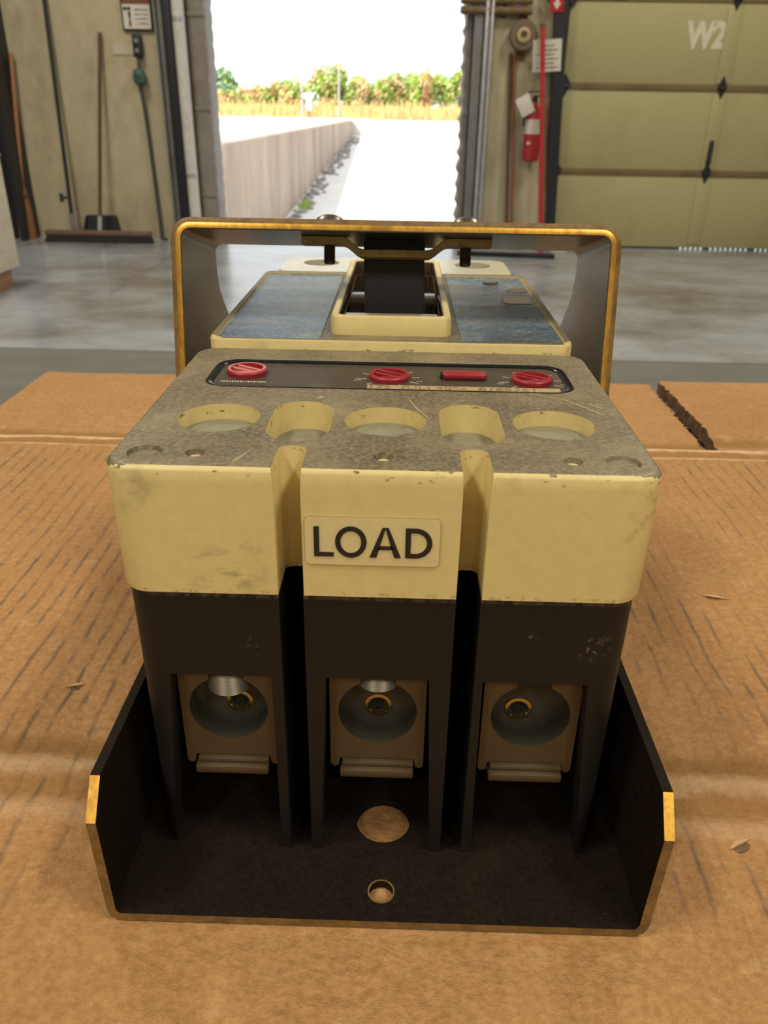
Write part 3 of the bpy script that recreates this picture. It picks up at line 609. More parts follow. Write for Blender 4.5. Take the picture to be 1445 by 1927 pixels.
b = NB(); bbox(b, -0.055, 0.055, -0.003, 0.003, -0.07, 0.07, 0.001, M4=Matrix.Translation((-0.085, -0.07, 0.40)) @ Matrix.Rotation(-0.5, 4, 'Y')); obj('inspection_tag', b, M['paper'], t, label='white paper inspection tag')
b = NB(); box(b, -0.03, 0.03, 0.06, 0.082, 0.1, 0.36); obj('bracket', b, M['blacksteel'], t)
t = thing('paper_notice', 'tilted white printed notice behind the red pole', 'notice', (1.077, WY - 0.108, 0.617))
R5 = Matrix.Rotation(-0.06, 4, 'Y')
b = NB(); box(b, -0.108, 0.108, -0.004, 0, -0.108, 0.108, M4=R5); obj('sheet', b, M['paper'], t)
b = NB(); b2 = NB(); rnd = random.Random(5)
for k in range(6): scrawl(b2, -0.08 + (k % 3) * 0.02, 0.085 - (k % 2) * 0.03, -0.085 + k * 0.029, -0.0042, 0.010, rnd)
merge(b, b2, 0, R5); obj('printing', b, M['fade'], t)
t = thing('extinguisher_sign', 'small red sign with a white arrow on the black track above the notice', 'sign', (1.115, WY - 0.106, 0.90))
b = NB(); bbox(b, -0.052, 0.052, -0.004, 0.004, 0, 0.17, 0.001); obj('plate', b, M['redpaint'], t)
b = NB(); loft(b, [[(0, y, 0.015), (0.03, y, 0.06), (0.012, y, 0.06), (0.012, y, 0.13), (-0.012, y, 0.13), (-0.012, y, 0.06), (-0.03, y, 0.06)] for y in (-0.0055, -0.0042)]); obj('arrow', b, M['paper'], t)
t = thing('rubber_reel', 'brown round reel with a pale hub fixed above the wooden sticks', 'reel', (0.887, WY - 0.018, 0.75))
b = NB()
ringp = [(0.035, -0.09), (0.095, -0.09), (0.106, -0.075), (0.106, -0.02), (0.09, 0.0), (0.035, 0.0)]
lathe(b, ringp, (0, 0, 0), (0, 1, 0), 32); obj('drum', b, M['roller'], t)
b = NB(); loft(b, [[(r * cos(a), y, r * sin(a)) for a in [2 * pi * k / 24 for k in range(24)]] for r, y in ((0.052, -0.089), (0.050, -0.11), (0.030, -0.115), (0.022, -0.09))], False, False); obj('hub', b, M['rollerhub'], t)
b = NB(); box(b, -0.03, 0.03, 0.0, 0.016, -0.16, 0.16); obj('bracket', b, M['rust'], t)
t = thing('spring_rollers', 'pair of brown horizontal spring tubes at the top right of the doorway', 'spring', (0.42, WY - 0.06, 0.93))
for zz in (0.045, -0.02):
    b = NB(); cyl(b, (-0.02, 0, zz), (0.52, 0.0, zz), 0.026, n=14); obj('tube', b, M['roller'], t)
    for k in range(6):
        b = NB(); cyl(b, (0.0 + k * 0.09, 0, zz), (0.03 + k * 0.09, 0, zz), 0.031, n=14); obj('coil_band', b, M['bronze'], t)
for x0 in (0.12, 0.28):
    b = NB(); box(b, x0, x0 + 0.05, 0.032, 0.058, -0.06, 0.09); obj('bracket', b, M['rust'], t)
t = thing('floor_bar', 'black bar lying on the concrete floor in front of the closed panelled door', 'bar', (0.86, 6.28, FLOOR), -0.12)
b = NB(); bbox(b, -0.42, 0.34, -0.03, 0.03, 0, 0.035, 0.006); obj('bar', b, M['blacksteel'], t)
b = NB(); bbox(b, -0.42, 0.1, -0.05, 0.035, 0.0355, 0.05, 0.004); obj('plate', b, M['greysteel'], t)
b = NB(); bbox(b, 1.235, 1.365, 6.6, 6.66, FLOOR, FLOOR + 0.02, 0.004); tag(obj('paper_scrap', b, M['paper']), 'small white block lying on the floor at the foot of the panelled door', 'scrap')
# joint crack
b = NB(); box(b, -1.757, -1.742, 4.6, 6.85, FLOOR - 0.001, FLOOR + 0.0006); obj('saw_cut', b, M['concrete_near'], flo)

# ================================================================ TABLE AND CARDBOARD
t = thing('work_table', 'plain steel work table under the cardboard', 'table', (0.15, 0.1, FLOOR))
TT = -0.0105 - FLOOR
b = NB(); bbox(b, -0.44, 0.46, -0.38, 0.36, TT - 0.035, TT, 0.003); obj('tabletop', b, M['greysteel'], t)
for sx in (-0.40, 0.38):
    for sy in (-0.34, 0.32):
        b = NB(); bbox(b, sx, sx + 0.04, sy - 0.02, sy + 0.02, 0, TT - 0.035, 0.003); obj('leg', b, M['greysteel'], t)

def ga(v, c, s): return math.exp(-((v - c) / s) ** 2)
from mathutils import noise as mnoise
def hz(x, y):
    inside = max(0.0, 1 - max(abs(x - 0.0008) - 0.079, 0) / 0.012) if -0.04 < y < 0.32 else 0.0
    if y < -0.0255: inside *= max(0, 1 - (-0.0255 - y) / 0.012)
    z = -0.0014 * ga(y, 0.360, 0.006) + 0.0012 * ga(y, 0.3475, 0.004) - 0.0022 * ga(y, 0.340, 0.0035) + 0.0016 * ga(y, 0.333, 0.004)
    z += -0.0013 * ga(y, 0.048, 0.007) + 0.0011 * ga(y, 0.034, 0.005) - 0.0010 * ga(y, 0.024, 0.005) + 0.0009 * ga(y, 0.013, 0.006)
    fl = 0.00022 * sin(2 * pi * x / 0.0082) if y < 0.325 else 0.0
    z += fl * (0.6 + 0.5 * mnoise.noise(Vector((x * 8, y * 8, 0))))
    z += 0.0009 * mnoise.noise(Vector((x * 14, y * 26, 1.3))) + 0.00045 * mnoise.noise(Vector((x * 45, y * 90, 4.3)))
    for cx, cy, r, d in ((-0.1265, 0.078, 0.006, 0.0016), (0.164, 0.161, 0.007, 0.0016), (0.1205, 0.0068, 0.006, 0.0014), (-0.095, -0.003, 0.006, 0.001)):
        z -= d * math.exp(-(((x - cx) ** 2 + (y - cy) ** 2) / r ** 2))
    return z * (1 - inside) - 0.0004 * inside - 0.0003
def sheet(b, x0, x1, y0, y1, nx, ny, zf, th, jag=None, mat_side=1):
    top = []; bot = []
    for j in range(ny + 1):
        ry = []; rb = []
        for i in range(nx + 1):
            x = x0 + (x1 - x0) * i / nx; y = y0 + (y1 - y0) * j / ny
            if jag: x, y = jag(i, j, nx, ny, x, y)
            z = zf(x, y); ry.append(b.verts.new((x, y, z)))
            if i in (0, nx) or j in (0, ny): rb.append(b.verts.new((x, y, z - th)))
            else: rb.append(None)
        top.append(ry); bot.append(rb)
    for j in range(ny):
        for i in range(nx): b.faces.new((top[j][i], top[j][i + 1], top[j + 1][i + 1], top[j + 1][i]))
    per = [(0, i) for i in range(nx)] + [(j, nx) for j in range(ny)] + [(ny, i) for i in range(nx, 0, -1)] + [(j, 0) for j in range(ny, 0, -1)]
    for k in range(len(per)):
        a, c = per[k], per[(k + 1) % len(per)]
        f = b.faces.new((top[a[0]][a[1]], bot[a[0]][a[1]], bot[c[0]][c[1]], top[c[0]][c[1]])); f.material_index = mat_side
    b.faces.new([bot[a[0]][a[1]] for a in per]).material_index = mat_side
t = thing('cardboard_sheet', 'flattened brown corrugated cardboard box with scuffed grey streaks under the breaker', 'cardboard', (0, 0, 0))
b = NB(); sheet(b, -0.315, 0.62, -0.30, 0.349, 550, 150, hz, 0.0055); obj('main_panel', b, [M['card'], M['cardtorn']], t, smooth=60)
rj = random.Random(12)
def jagr(i, j, nx, ny, x, y): return (x + (rj.uniform(-0.0016, 0.0016) if i == nx and 0 < j < ny else 0), y)
def flap_z(x, y): return hz(x, y) + 0.0012 * mnoise.noise(Vector((x * 9, y * 9, 7))) - 0.0006
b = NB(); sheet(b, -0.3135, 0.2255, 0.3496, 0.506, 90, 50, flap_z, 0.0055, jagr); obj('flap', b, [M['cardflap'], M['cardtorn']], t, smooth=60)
def flap2_z(x, y): return hz(x, y) + 0.0055 * min(1, max(0, (y - 0.352) / 0.02)) + 0.001 * mnoise.noise(Vector((x * 9, y * 9, 2)))
def jagl(i, j, nx, ny, x, y): return (x + (rj.uniform(-0.0016, 0.0016) if i == 0 and 0 < j < ny else 0), y)
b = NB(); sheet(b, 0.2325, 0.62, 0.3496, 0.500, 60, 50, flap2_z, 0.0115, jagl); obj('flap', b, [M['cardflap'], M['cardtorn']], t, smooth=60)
for k, (x, y, w, d, a) in enumerate(((-0.1265, 0.0775, 0.004, 0.005, 0.3), (0.1635, 0.1585, 0.0085, 0.006, -0.25), (0.1195, 0.0085, 0.005, 0.005, 0.5))):
    R4 = Matrix.Translation((x, y, hz(x, y))) @ Matrix.Rotation(a, 4, 'Z'); n = 8
    def lens(d0, d1, z0, z1): return [R4 @ Vector((-w + 2 * w * i / n, d0 * (1 - abs(i / n * 2 - 1) ** 2), z0)) for i in range(n + 1)] + [R4 @ Vector((w - 2 * w * i / n, d1 * (1 - abs(1 - i / n * 2) ** 2) + 1e-5, z1)) for i in range(1, n)]
    for nm, d0, d1, z0, z1, m in (('tear_slit', -d * 0.45, 0.0, 0.0003, 0.0004, 'cardtorn'), ('torn_flap', 0.00005, d * 0.5, 0.0014, 0.0005, 'cardlight')):
        P = lens(d0, d1, z0, z1); b = NB(); loft(b, [[p - Vector((0, 0, 0.0004)) for p in P], P]); obj(nm, b, M[m], t)

# ================================================================ CIRCUIT BREAKER
BR = thing('circuit_breaker', 'cream and black three-pole circuit breaker with steel yoke and tray, standing on the cardboard', 'circuit breaker', (0, 0, 0))
TC = 0.0008
# --- tray: floor with two upright flanges, chamfered front corners
T0 = 0.0028; tx0, tx1 = -0.0777 + 0.0008 - 0.0008, 0.0793; YF = -0.0255; YR = 0.302
b = NB()
prof = [(-0.0785, 0.0490), (-0.0776, 0.004), (-0.0768, 0.0012), (-0.0745, 0.0), (0.0760, 0.0), (0.0783, 0.0012), (0.0793, 0.004), (0.0806, 0.0490), (0.0778, 0.0490), (0.0765, 0.0045), (0.0755, T0), (-0.0740, T0), (-0.0750, 0.0045), (-0.0757, 0.0490)]
def yfront(z): return YF if z < 0.0395 else YF + (z - 0.0395) * 0.84
prof2 = []
for i, (x, z) in enumerate(prof):
    prof2.append((x, z))
    nx_, nz_ = prof[(i + 1) % len(prof)]
    if (z - 0.0395) * (nz_ - 0.0395) < 0:
        k = (0.0395 - z) / (nz_ - z); prof2.append((x + (nx_ - x) * k, 0.0395))
def yr(z): return YR if z < 0.0395 else YR - (z - 0.0395) * 0.84
A = [b.verts.new((x, yfront(z), z)) for x, z in prof2]; B2 = [b.verts.new((x, yr(z), z)) for x, z in prof2]
n = len(A)
for i in range(n): b.faces.new((A[i], A[(i + 1) % n], B2[(i + 1) % n], B2[i]))
def strip_faces(V, flip):
    # end faces split into left flange (upper, lower), floor, right flange so chamfers stay planar
    idx = {}
    for i, (x, z) in enumerate(prof2): idx[(round(x, 5), round(z, 5))] = i
    L = [i for i, (x, z) in enumerate(prof2)]
    left_up = [i for i in L if prof2[i][0] < -0.05 and prof2[i][1] >= 0.0394]; right_up = [i for i in L if prof2[i][0] > 0.05 and prof2[i][1] >= 0.0394]
    low = [i for i in L if prof2[i][1] <= 0.0396]
    lo_f = b.faces.new([V[i] for i in low]); lo_f.material_index = 1
    lu = sorted(left_up, key=lambda i: (prof2[i][1] < 0.045, prof2[i][0] if prof2[i][1] > 0.045 else -prof2[i][0])); b.faces.new([V[i] for i in lu]).material_index = 2
    ru = sorted(right_up, key=lambda i: (prof2[i][1] < 0.045, prof2[i][0] if prof2[i][1] > 0.045 else -prof2[i][0])); b.faces.new([V[i] for i in ru]).material_index = 2
strip_faces(A, 0); strip_faces(B2, 1)
bmesh.ops.triangulate(b, faces=[f for f in b.faces if len(f.verts) > 4])
tray = obj('mounting_tray', b, [M['traypaint'], M['bronze'], M['gold']], BR, smooth=None)  # chamfers brighter gold, lower edges browner: overhead light painted into one metal
c = NB(); prism(c, circle(0.0019, 0.0110, 0.0088), -0.01, 0.01); prism(c, circle(0.0019, -0.0156, 0.0036, 24), -0.01, 0.01); cut(tray, c)
shade(tray, 25, 2e-5)
b = NB(); lathe(b, [(0.0036, -0.0008), (0.0041, -0.0003), (0.0041, 0.0001), (0.0036, 0.0001)], (0.0019, -0.0156, T0), n=24, caps=False); obj('hole_rim', b, M['bronze'], BR)

# --- moulded black base
b = NB(); fy = 0.0008
loops = [lift(rrect(-0.0668, 0.0668, fy - 0.0015, 0.296, 0.006), T0 + 0.0002), lift(rrect(-0.0685, 0.0685, fy, 0.297, 0.007), 0.0978)]
loft(b, loops); body = obj('moulded_base', b, M['black'], BR, smooth=None)
c = NB()
for gx in (-0.0238, 0.0234): prism(c, rrect(gx - 0.0033, gx + 0.0033, -0.02, 0.052, 0.0015, 3), -0.001, 0.11)
def hexa(c, xt0, xt1, xb0, xb1, z0, z1, y0, y1): loft(c, [[(xb0, y0, z0), (xb1, y0, z0), (xb1, y1, z0), (xb0, y1, z0)], [(xt0, y0, z1), (xt1, y0, z1), (xt1, y1, z1), (xt0, y1, z1)]])
hexa(c, -0.0588, -0.0303, -0.0640, -0.0300, -0.001, 0.0703, -0.02, 0.055)
hexa(c, -0.0150, 0.0140, -0.0177, 0.0170, -0.001, 0.0703, -0.02, 0.055)
hexa(c, 0.0290, 0.0583, 0.0297, 0.0632, -0.001, 0.0703, -0.02, 0.055)
cut(body, c); shade(body, 30, 1.5e-5)
# rear line-side pockets are left plain behind the cover
# --- trip-unit cover
ZT = 0.1341
b = NB(); wz = [(0.0978, 0.0690), (0.0985, 0.0695), (0.13, 0.0698)]
loops = [lift(rrect(-w, w, 0.0, 0.1095, 0.0075, 8), z) for z, w in wz]
for k in range(1, 6):
    a = radians(18 * k); ins = 0.0018 * (1 - cos(a)); loops.append(lift(rrect(-0.0699 + ins, 0.0699 - ins, ins, 0.1095 - ins, 0.0075 - ins * 0.5, 8), ZT - 0.0018 + 0.0018 * sin(a)))
loft(b, loops); cover = obj('trip_cover', b, [M['cream'], M['grime']], BR, smooth=None)
c = NB()
def taper(c, P0, P1, z0, z1): loft(c, [lift(P0, z0), lift(P1, z1)])
for hx in (-0.0473, 0.0, 0.0475): taper(c, circle(hx, 0.0355, 0.0112, 40), circle(hx, 0.0355, 0.0119, 40), 0.1288, 0.14)
for hx in (-0.0239, 0.0241): taper(c, rrect(hx - 0.0082, hx + 0.0082, 0.0190, 0.0502, 0.0082, 10), rrect(hx - 0.0091, hx + 0.0091, 0.0182, 0.0512, 0.0091, 10), 0.1248, 0.14)
for gx in (-0.0236, 0.0234): loft(c, [lift(rrect(gx - 0.0034, gx + 0.0034, -0.02, 0.0150, 0.0022, 4), 0.09), lift(rrect(gx - 0.0034, gx + 0.0034, -0.02, 0.0150, 0.0022, 4), 0.128), lift(rrect(gx - 0.0041, gx + 0.0041, -0.02, 0.0160, 0.0030, 4), 0.14)])
for ex in (-0.0479, 0.0001, 0.0481): taper(c, circle(ex, 0.0093, 0.0020, 20), circle(ex, 0.0093, 0.0027, 20), ZT - 0.0014, ZT + 0.0005)
for ex in (-0.0608, 0.0607): taper(c, circle(ex, 0.0092, 0.0041, 28), circle(ex, 0.0092, 0.0047, 28), ZT - 0.0010, ZT + 0.0004)
prism(c, rrect(-0.0592, 0.0600, 0.0632, 0.0938, 0.0075, 8), ZT - 0.0032, ZT + 0.001)
cut(cover, c)
for p in cover.data.polygons:
    if p.normal.z > 0.9 and p.center.z > ZT - 0.0009: p.material_index = 1
    elif p.center.z > ZT - 0.0012 and p.normal.z > 0.3 and 0.002 < p.center.y: p.material_index = 1
    else: p.material_index = 0
shade(cover, 35, 1.2e-5)
for pts, w in ((((0.0446, 0.0630), (0.0545, 0.0575), (0.0637, 0.0445)), 0.00013), (((0.0612, 0.0545), (0.0645, 0.0500)), 0.00013), (((0.0068, 0.0541), (0.0095, 0.0450), (0.0122, 0.0385)), 0.00009), (((0.0585, 0.0960), (0.0625, 0.0985), (0.0665, 0.1000)), 0.00022), (((-0.0208, 0.0540), (-0.0196, 0.0560)), 0.0004)):
    b = NB(); V = []
    for (x, y) in pts: V.append([b.verts.new((x - w, y - w * 0.4, ZT + 0.00003)), b.verts.new((x + w, y + w * 0.4, ZT + 0.00003))])
    for a, c_ in zip(V, V[1:]): b.faces.new((a[0], a[1], c_[1], c_[0]))
    obj('scratch', b, M['cream'], cover, smooth=0)
for hx in (-0.0473, 0.0, 0.0475):
    b = NB(); prism(b, circle(hx, 0.0355, 0.0110, 40), 0.1286, 0.1294); obj('recess_floor', b, M['recess'], BR)
for hx in (-0.0239, 0.0241):
    b = NB(); prism(b, rrect(hx - 0.0080, hx + 0.0080, 0.0192, 0.0500, 0.0080, 10), 0.1246, 0.1255); obj('recess_floor', b, M['recess'], BR)
# --- dial window
b = NB(); prism(b, rrect(-0.0590, 0.0598, 0.0634, 0.0936, 0.0072, 8), ZT - 0.0031, ZT - 0.0007); win = obj('dial_window', b, M['window'], BR, label='scuffed dark dial plate')
b = NB()
O = rrect(-0.0591, 0.0599, 0.0633, 0.0937, 0.0074, 8); O2 = rrect(-0.0587, 0.0595, 0.0637, 0.0933, 0.0070, 8); I = rrect(-0.0573, 0.0581, 0.0641, 0.0925, 0.0060, 8); I2 = rrect(-0.0568, 0.0576, 0.0645, 0.0921, 0.0056, 8)
loft(b, [lift(O, ZT - 0.0020), lift(O, ZT - 0.0001), lift(O2, ZT + 0.0002), lift(I, ZT + 0.0001), lift(I2, ZT - 0.0003), lift(I2, ZT - 0.0020)], close=True); obj('gasket', b, M['gasket'], BR, smooth=40)
zw = ZT - 0.0007
def dial(x, y, worn, ticks):
    b = NB(); r = 0.0067
    lathe(b, [(r, -0.0004), (r, 0.0014), (r - 0.0004, 0.0018), (r - 0.0014, 0.0018), (r - 0.0016, 0.0005), (0.0001, 0.0005)], (x, y, zw), n=36)
    d = obj('trip_dial', b, M['red'], BR, label='worn pale red trip dial' if worn else 'red trip dial')
    for off in (0.0016, -0.0012):
        R4 = Matrix.Translation((x, y, zw)) @ Matrix.Rotation(radians(-32), 4, 'Z'); L = math.sqrt((r - 0.0011) ** 2 - off ** 2)
        b = NB(); bbox(b, -L, L, off - 0.0006, off + 0.0006, 0.0004, 0.0017, 0.0002, M4=R4); obj('bar', b, M['redlight'] if worn else M['red'], d)
    b = NB(); R4 = Matrix.Translation((x, y, zw)) @ Matrix.Rotation(radians(10), 4, 'Z'); bbox(b, -0.0045, 0.0035, -0.0038, -0.0027, 0.0004, 0.0016, 0.0002, M4=R4); obj('bar', b, M['redlight'] if worn else M['red'], d)
    if worn:
        b = NB(); lathe(b, [(r - 0.0004, 0.00182), (r - 0.0004, 0.0020), (r - 0.0013, 0.0020), (r - 0.0013, 0.00182)], (x, y, zw), n=36, caps=False); obj('worn_rim', b, M['redlight'], d)
    b = NB()
    if ticks:
        for k in range(10):
            a = radians(36 * k + 8); R4 = Matrix.Translation((x, y, zw)) @ Matrix.Rotation(a, 4, 'Z'); box(b, 0.0076, 0.0102 + 0.0008 * (k % 2), -0.00013, 0.00013, 0.0, 0.00012, M4=R4)
        for sx, s in ((-0.0105, 'LO'), (0.0100, 'HI')):
            merge(b, text_bm(s, 0.0018, Matrix.Translation((x + sx, y - 0.003, zw + 0.0001))), 0)
    else:
        rnd = random.Random(1); xx = x - 0.007
        while xx < x + 0.008: w = rnd.uniform(0.0003, 0.0007); box(b, xx, xx + w, y - 0.0100, y - 0.0088, zw, zw + 0.00012); xx += w + 0.0004
    obj('dial_marks', b, M['white_ink'], d)
dial(-0.0473, 0.0800, True, False); dial(0.0003, 0.0776, False, True); dial(0.0473, 0.0772, False, True)
b = NB(); bbox(b, 0.0180, 0.0324, 0.0766, 0.0812, zw, zw + 0.0024, 0.0009, seg=3); bt = obj('push_button', b, M['red'], BR, label='red oblong push button')
b = NB(); bbox(b, 0.0172, 0.0179, 0.0775, 0.0812, zw, zw + 0.002, 0.0003); obj('button_guide', b, M['gasket'], bt)
b = NB(); box(b, -0.0066, 0.0552, 0.0648, 0.0697, zw, zw + 0.00025); st = obj('paper_strip', b, M['strip'], BR, label='aged tan paper strip with faded print')
b = text_bm('175  (UL) 40\u00b0', 0.0042, Matrix.Translation((0.0080, 0.0674, zw + 0.0003)), 0, 1.25); merge(b, text_bm('8165751', 0.0042, Matrix.Translation((0.0385, 0.0674, zw + 0.0003)), 0, 1.3)); merge(b, text_bm('LR', 0.0022, Matrix.Translation((0.0238, 0.0674, zw + 0.0003)), 0, 1.3)); obj('printing', b, M['fade'], st)
b = NB(); rnd = random.Random(8)
for k in range(9):
    x = rnd.uniform(-0.035, -0.012); y = rnd.uniform(0.070, 0.090); a = rnd.uniform(-0.9, 0.9)
    R4 = Matrix.Translation((x, y, zw)) @ Matrix.Rotation(a, 4, 'Z'); box(b, -rnd.uniform(.002, .006), rnd.uniform(.002, .006), -0.00004, 0.00004, 0, 0.00004, M4=R4)
obj('scratch', b, M['fade'], BR)

# --- LOAD label on the centre pole
b = NB(); P = rrect(-0.0194, 0.0149, 0.1078, 0.1218, 0.0013, 5)
loft(b, [[(x, -0.00035, z) for x, z in P], [(x, 0.0001, z) for x, z in P]]); lab = obj('load_label', b, M['sticker'], BR, label='yellowed sticker reading LOAD')
b = NB(); P2 = rrect(-0.0195, 0.0150, 0.1077, 0.1219, 0.0014, 5); P3 = rrect(-0.01938, 0.01488, 0.10782, 0.12178, 0.0013, 5)
loft(b, [[(x, 0.0, z) for x, z in P2], [(x, -0.00038, z) for x, z in P2], [(x, -0.00038, z) for x, z in P3], [(x, 0.0, z) for x, z in P3]], close=True); obj('border', b, M['stickeredge'], lab)
Z0, Z1, s = 0.1103, 0.1189, 0.00134
def ext(P): 
    q = NB(); L = [[q.verts.new((x, y, z)) for x, z in P] for y in (-0.0006, -0.00034)]; n = len(P)
    for j in range(n): q.faces.new((L[0][j], L[0][(j + 1) % n], L[1][(j + 1) % n], L[1][j]))
    q.faces.new(L[0]); q.faces.new(L[1][::-1]); return q
def ringx(Po, Pi):
    q = NB(); L = [[q.verts.new((x, y, z)) for x, z in P] for P, y in ((Po, -0.00034), (Po, -0.0006), (Pi, -0.0006), (Pi, -0.00034))]; n = len(Po)
    for a in range(3):
        for j in range(n): q.faces.new((L[a][j], L[a][(j + 1) % n], L[a + 1][(j + 1) % n], L[a + 1][j]))
    return q
def ell(cx, cz, rx, rz_, n=40): return [(cx + rx * cos(2 * pi * k / n), cz + rz_ * sin(2 * pi * k / n)) for k in range(n)]
q = ext([(-0.0171, Z1), (-0.0171, Z0), (-0.0121, Z0), (-0.0121, Z0 + s * 0.9), (-0.0171 + s, Z0 + s * 0.9), (-0.0171 + s, Z1)]); obj('letter_l', q, M['ink'], lab)
q = ringx(ell(-0.0077, (Z0 + Z1) / 2, 0.0040, 0.0045), ell(-0.0077, (Z0 + Z1) / 2, 0.0040 - s, 0.0045 - s * 0.95)); obj('letter_o', q, M['ink'], lab)
ax = 0.0011; hw = 0.0040
q = NB()
for sgn in (-1, 1): merge(q, ext([(ax + sgn * hw, Z0), (ax + sgn * (hw - 1.28 * s), Z0), (ax - sgn * 0.00005, Z1), (ax + sgn * 0.58 * s, Z1)][::sgn]))
merge(q, ext([(ax - 0.0021, 0.1126), (ax + 0.0021, 0.1126), (ax + 0.0017, 0.1136), (ax - 0.0017, 0.1136)])); obj('letter_a', q, M['ink'], lab)
n = 24; dx0 = 0.0062; zc = (Z0 + Z1) / 2; hz_ = (Z1 - Z0) / 2
Do = [(dx0, Z0), (dx0, Z1)] + [(dx0 + 0.0026 + 0.0042 * sin(pi * k / n), zc + hz_ * cos(pi * k / n)) for k in range(n + 1)]
Di = [(dx0 + s, Z0 + s * 0.95), (dx0 + s, Z1 - s * 0.95)] + [(dx0 + 0.0026 + (0.0042 - s) * sin(pi * k / n), zc + (hz_ - s * 0.95) * cos(pi * k / n)) for k in range(n + 1)]
obj('letter_d', ringx(Do, Di), M['ink'], lab)

# --- lugs in the three load terminals
def lug(cx, label, screw_z, ring_x, screwtilt=0):
    b = NB(); y0, y1 = 0.006, 0.024; w = 0.0142; zt, zb = 0.0740, 0.0316
    P = [(-w, zt), (w, zt), (w, zb + 0.0012), (w - 0.0006, zb + 0.0003), (w - 0.0014, zb), (w - 0.0024, zb + 0.0005), (w - 0.0029, zb + 0.0035), (-w + 0.0029, zb + 0.0035), (-w + 0.0024, zb + 0.0005), (-w + 0.0014, zb), (-w + 0.0006, zb + 0.0003), (-w, zb + 0.0012)]
    loft(b, [[(cx + x, y, z) for x, z in P] for y in (y0, y1)])
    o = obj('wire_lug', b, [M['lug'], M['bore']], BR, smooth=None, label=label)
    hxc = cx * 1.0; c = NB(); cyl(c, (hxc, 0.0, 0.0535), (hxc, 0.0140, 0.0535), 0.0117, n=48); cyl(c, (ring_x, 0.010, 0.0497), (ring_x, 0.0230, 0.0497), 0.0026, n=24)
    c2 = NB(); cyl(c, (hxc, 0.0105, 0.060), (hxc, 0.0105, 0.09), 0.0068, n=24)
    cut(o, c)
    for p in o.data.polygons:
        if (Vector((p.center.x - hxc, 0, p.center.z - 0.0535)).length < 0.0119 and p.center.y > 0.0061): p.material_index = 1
    shade(o, 30, 2e-5)
    b = NB(); lathe(b, [(0.0044, 0.0004), (0.0042, -0.0005), (0.0032, -0.0007), (0.0026, 0.0004), (0.0026, 0.004)], (ring_x, 0.0140, 0.0497), (0, 1, 0), 28, caps=False); obj('thread_rim', b, M['brass'], o)
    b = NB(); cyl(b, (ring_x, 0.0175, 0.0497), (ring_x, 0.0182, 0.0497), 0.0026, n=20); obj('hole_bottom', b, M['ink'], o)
    if screw_z:
        b = NB(); prof = [(0.0004, 0), (0.0048, 0.0003), (0.0062, 0.0012)]; h = 0.0012
        while h < 0.012: prof += [(0.0066, h + 0.0004), (0.0062, h + 0.0009)]; h += 0.0009
        lathe(b, prof, (hxc, 0.0108, screw_z), (0, 0, 1), 28); obj('set_screw', b, M['silver'], o)
    b = NB(); tw = 0.0112
    bbox(b, cx - tw, cx + tw, 0.0030, 0.024, 0.0300, 0.0330, 0.0005); bbox(b, cx - tw + 0.0006, cx + tw, 0.0045, 0.024, 0.0331, 0.0349, 0.0004); obj('terminal_bar', b, M['lug'], o)
lug(-0.0447, 'left lug with its set screw run well down', 0.0578, -0.0430)
lug(-0.0004, 'centre lug with the set screw just showing', 0.0608, -0.0004)
lug(0.0448, 'right lug with an open bore', None, 0.0425)

# --- main cover with the two worn labels
ZB = 0.1370
b = NB()
loft(b, [lift(rrect(-0.0675, 0.0675, 0.1105, 0.2500, 0.006, 6), z) for z in (0.0980, ZB - 0.0008)] + [lift(rrect(-0.0671, 0.0671, 0.1109, 0.2496, 0.006, 6), ZB)])
mc = obj('main_cover', b, [M['cream'], M['grime'], M['drum']], BR, smooth=None)
c = NB()
for x0, x1 in ((-0.0652, -0.0258), (0.0258, 0.0652)): prism(c, rrect(x0, x1, 0.1128, 0.2455, 0.0025, 4), ZB - 0.0010, ZB + 0.001)
prism(c, rrect(-0.0194, 0.0194, 0.1226, 0.2430, 0.003, 4), ZB - 0.012, ZB + 0.002)
cut(mc, c)
for p in mc.data.polygons: p.material_index = 1 if (p.normal.z > 0.9 and p.center.z > ZB - 0.0012 and abs(p.center.x) < 0.03) else (2 if abs(p.center.x) < 0.0196 and 0.121 < p.center.y < 0.244 and p.center.z > 0.12 else 0)
shade(mc, 35, 1.2e-5)
for x0, x1, lb in ((-0.0645, -0.0264, 'worn blue foil label left of the handle'), (0.0264, 0.0645, 'worn blue foil label right of the handle')):
    b = NB(); prism(b, rrect(x0, x1, 0.1134, 0.2448, 0.002, 4), ZB - 0.0010, ZB - 0.0005); fo = obj('rating_label', b, M['foil'], BR, label=lb)
    if x0 > 0:
        b = NB(); prism(b, rrect(0.0500, 0.0625, 0.181, 0.197, 0.002, 3), ZB - 0.0005, ZB - 0.0001); obj('foil_scrap', b, M['metaltag'], fo)
        b = NB(); prism(b, circle(0.0590, 0.2120, 0.0050, 18), ZB - 0.0005, ZB - 0.0003); obj('adhesive_patch', b, M['olive'], fo)
        b = NB(); prism(b, [(0.0440, 0.226), (0.049, 0.2245), (0.052, 0.228), (0.0495, 0.2275), (0.047, 0.229)], ZB - 0.0005, ZB + 0.0004); obj('torn_edge', b, M['olive'], fo)
# rear terminal cover
b = NB()
loft(b, [lift(rrect(-0.0622, 0.0622, 0.2502, 0.2975, 0.008, 6), z) for z in (0.0980, ZB - 0.0012)] + [lift(rrect(-0.0617, 0.0617, 0.2507, 0.2970, 0.008, 6), ZB - 0.0004)])
rc = obj('line_cover', b, [M['linecover'], M['grime']], BR, smooth=None)
c = NB()
for hx in (-0.0412, 0.0, 0.0430): prism(c, circle(hx, 0.279, 0.0100, 32), ZB - 0.016, ZB + 0.002)
cut(rc, c); shade(rc, 35, 1.2e-5)
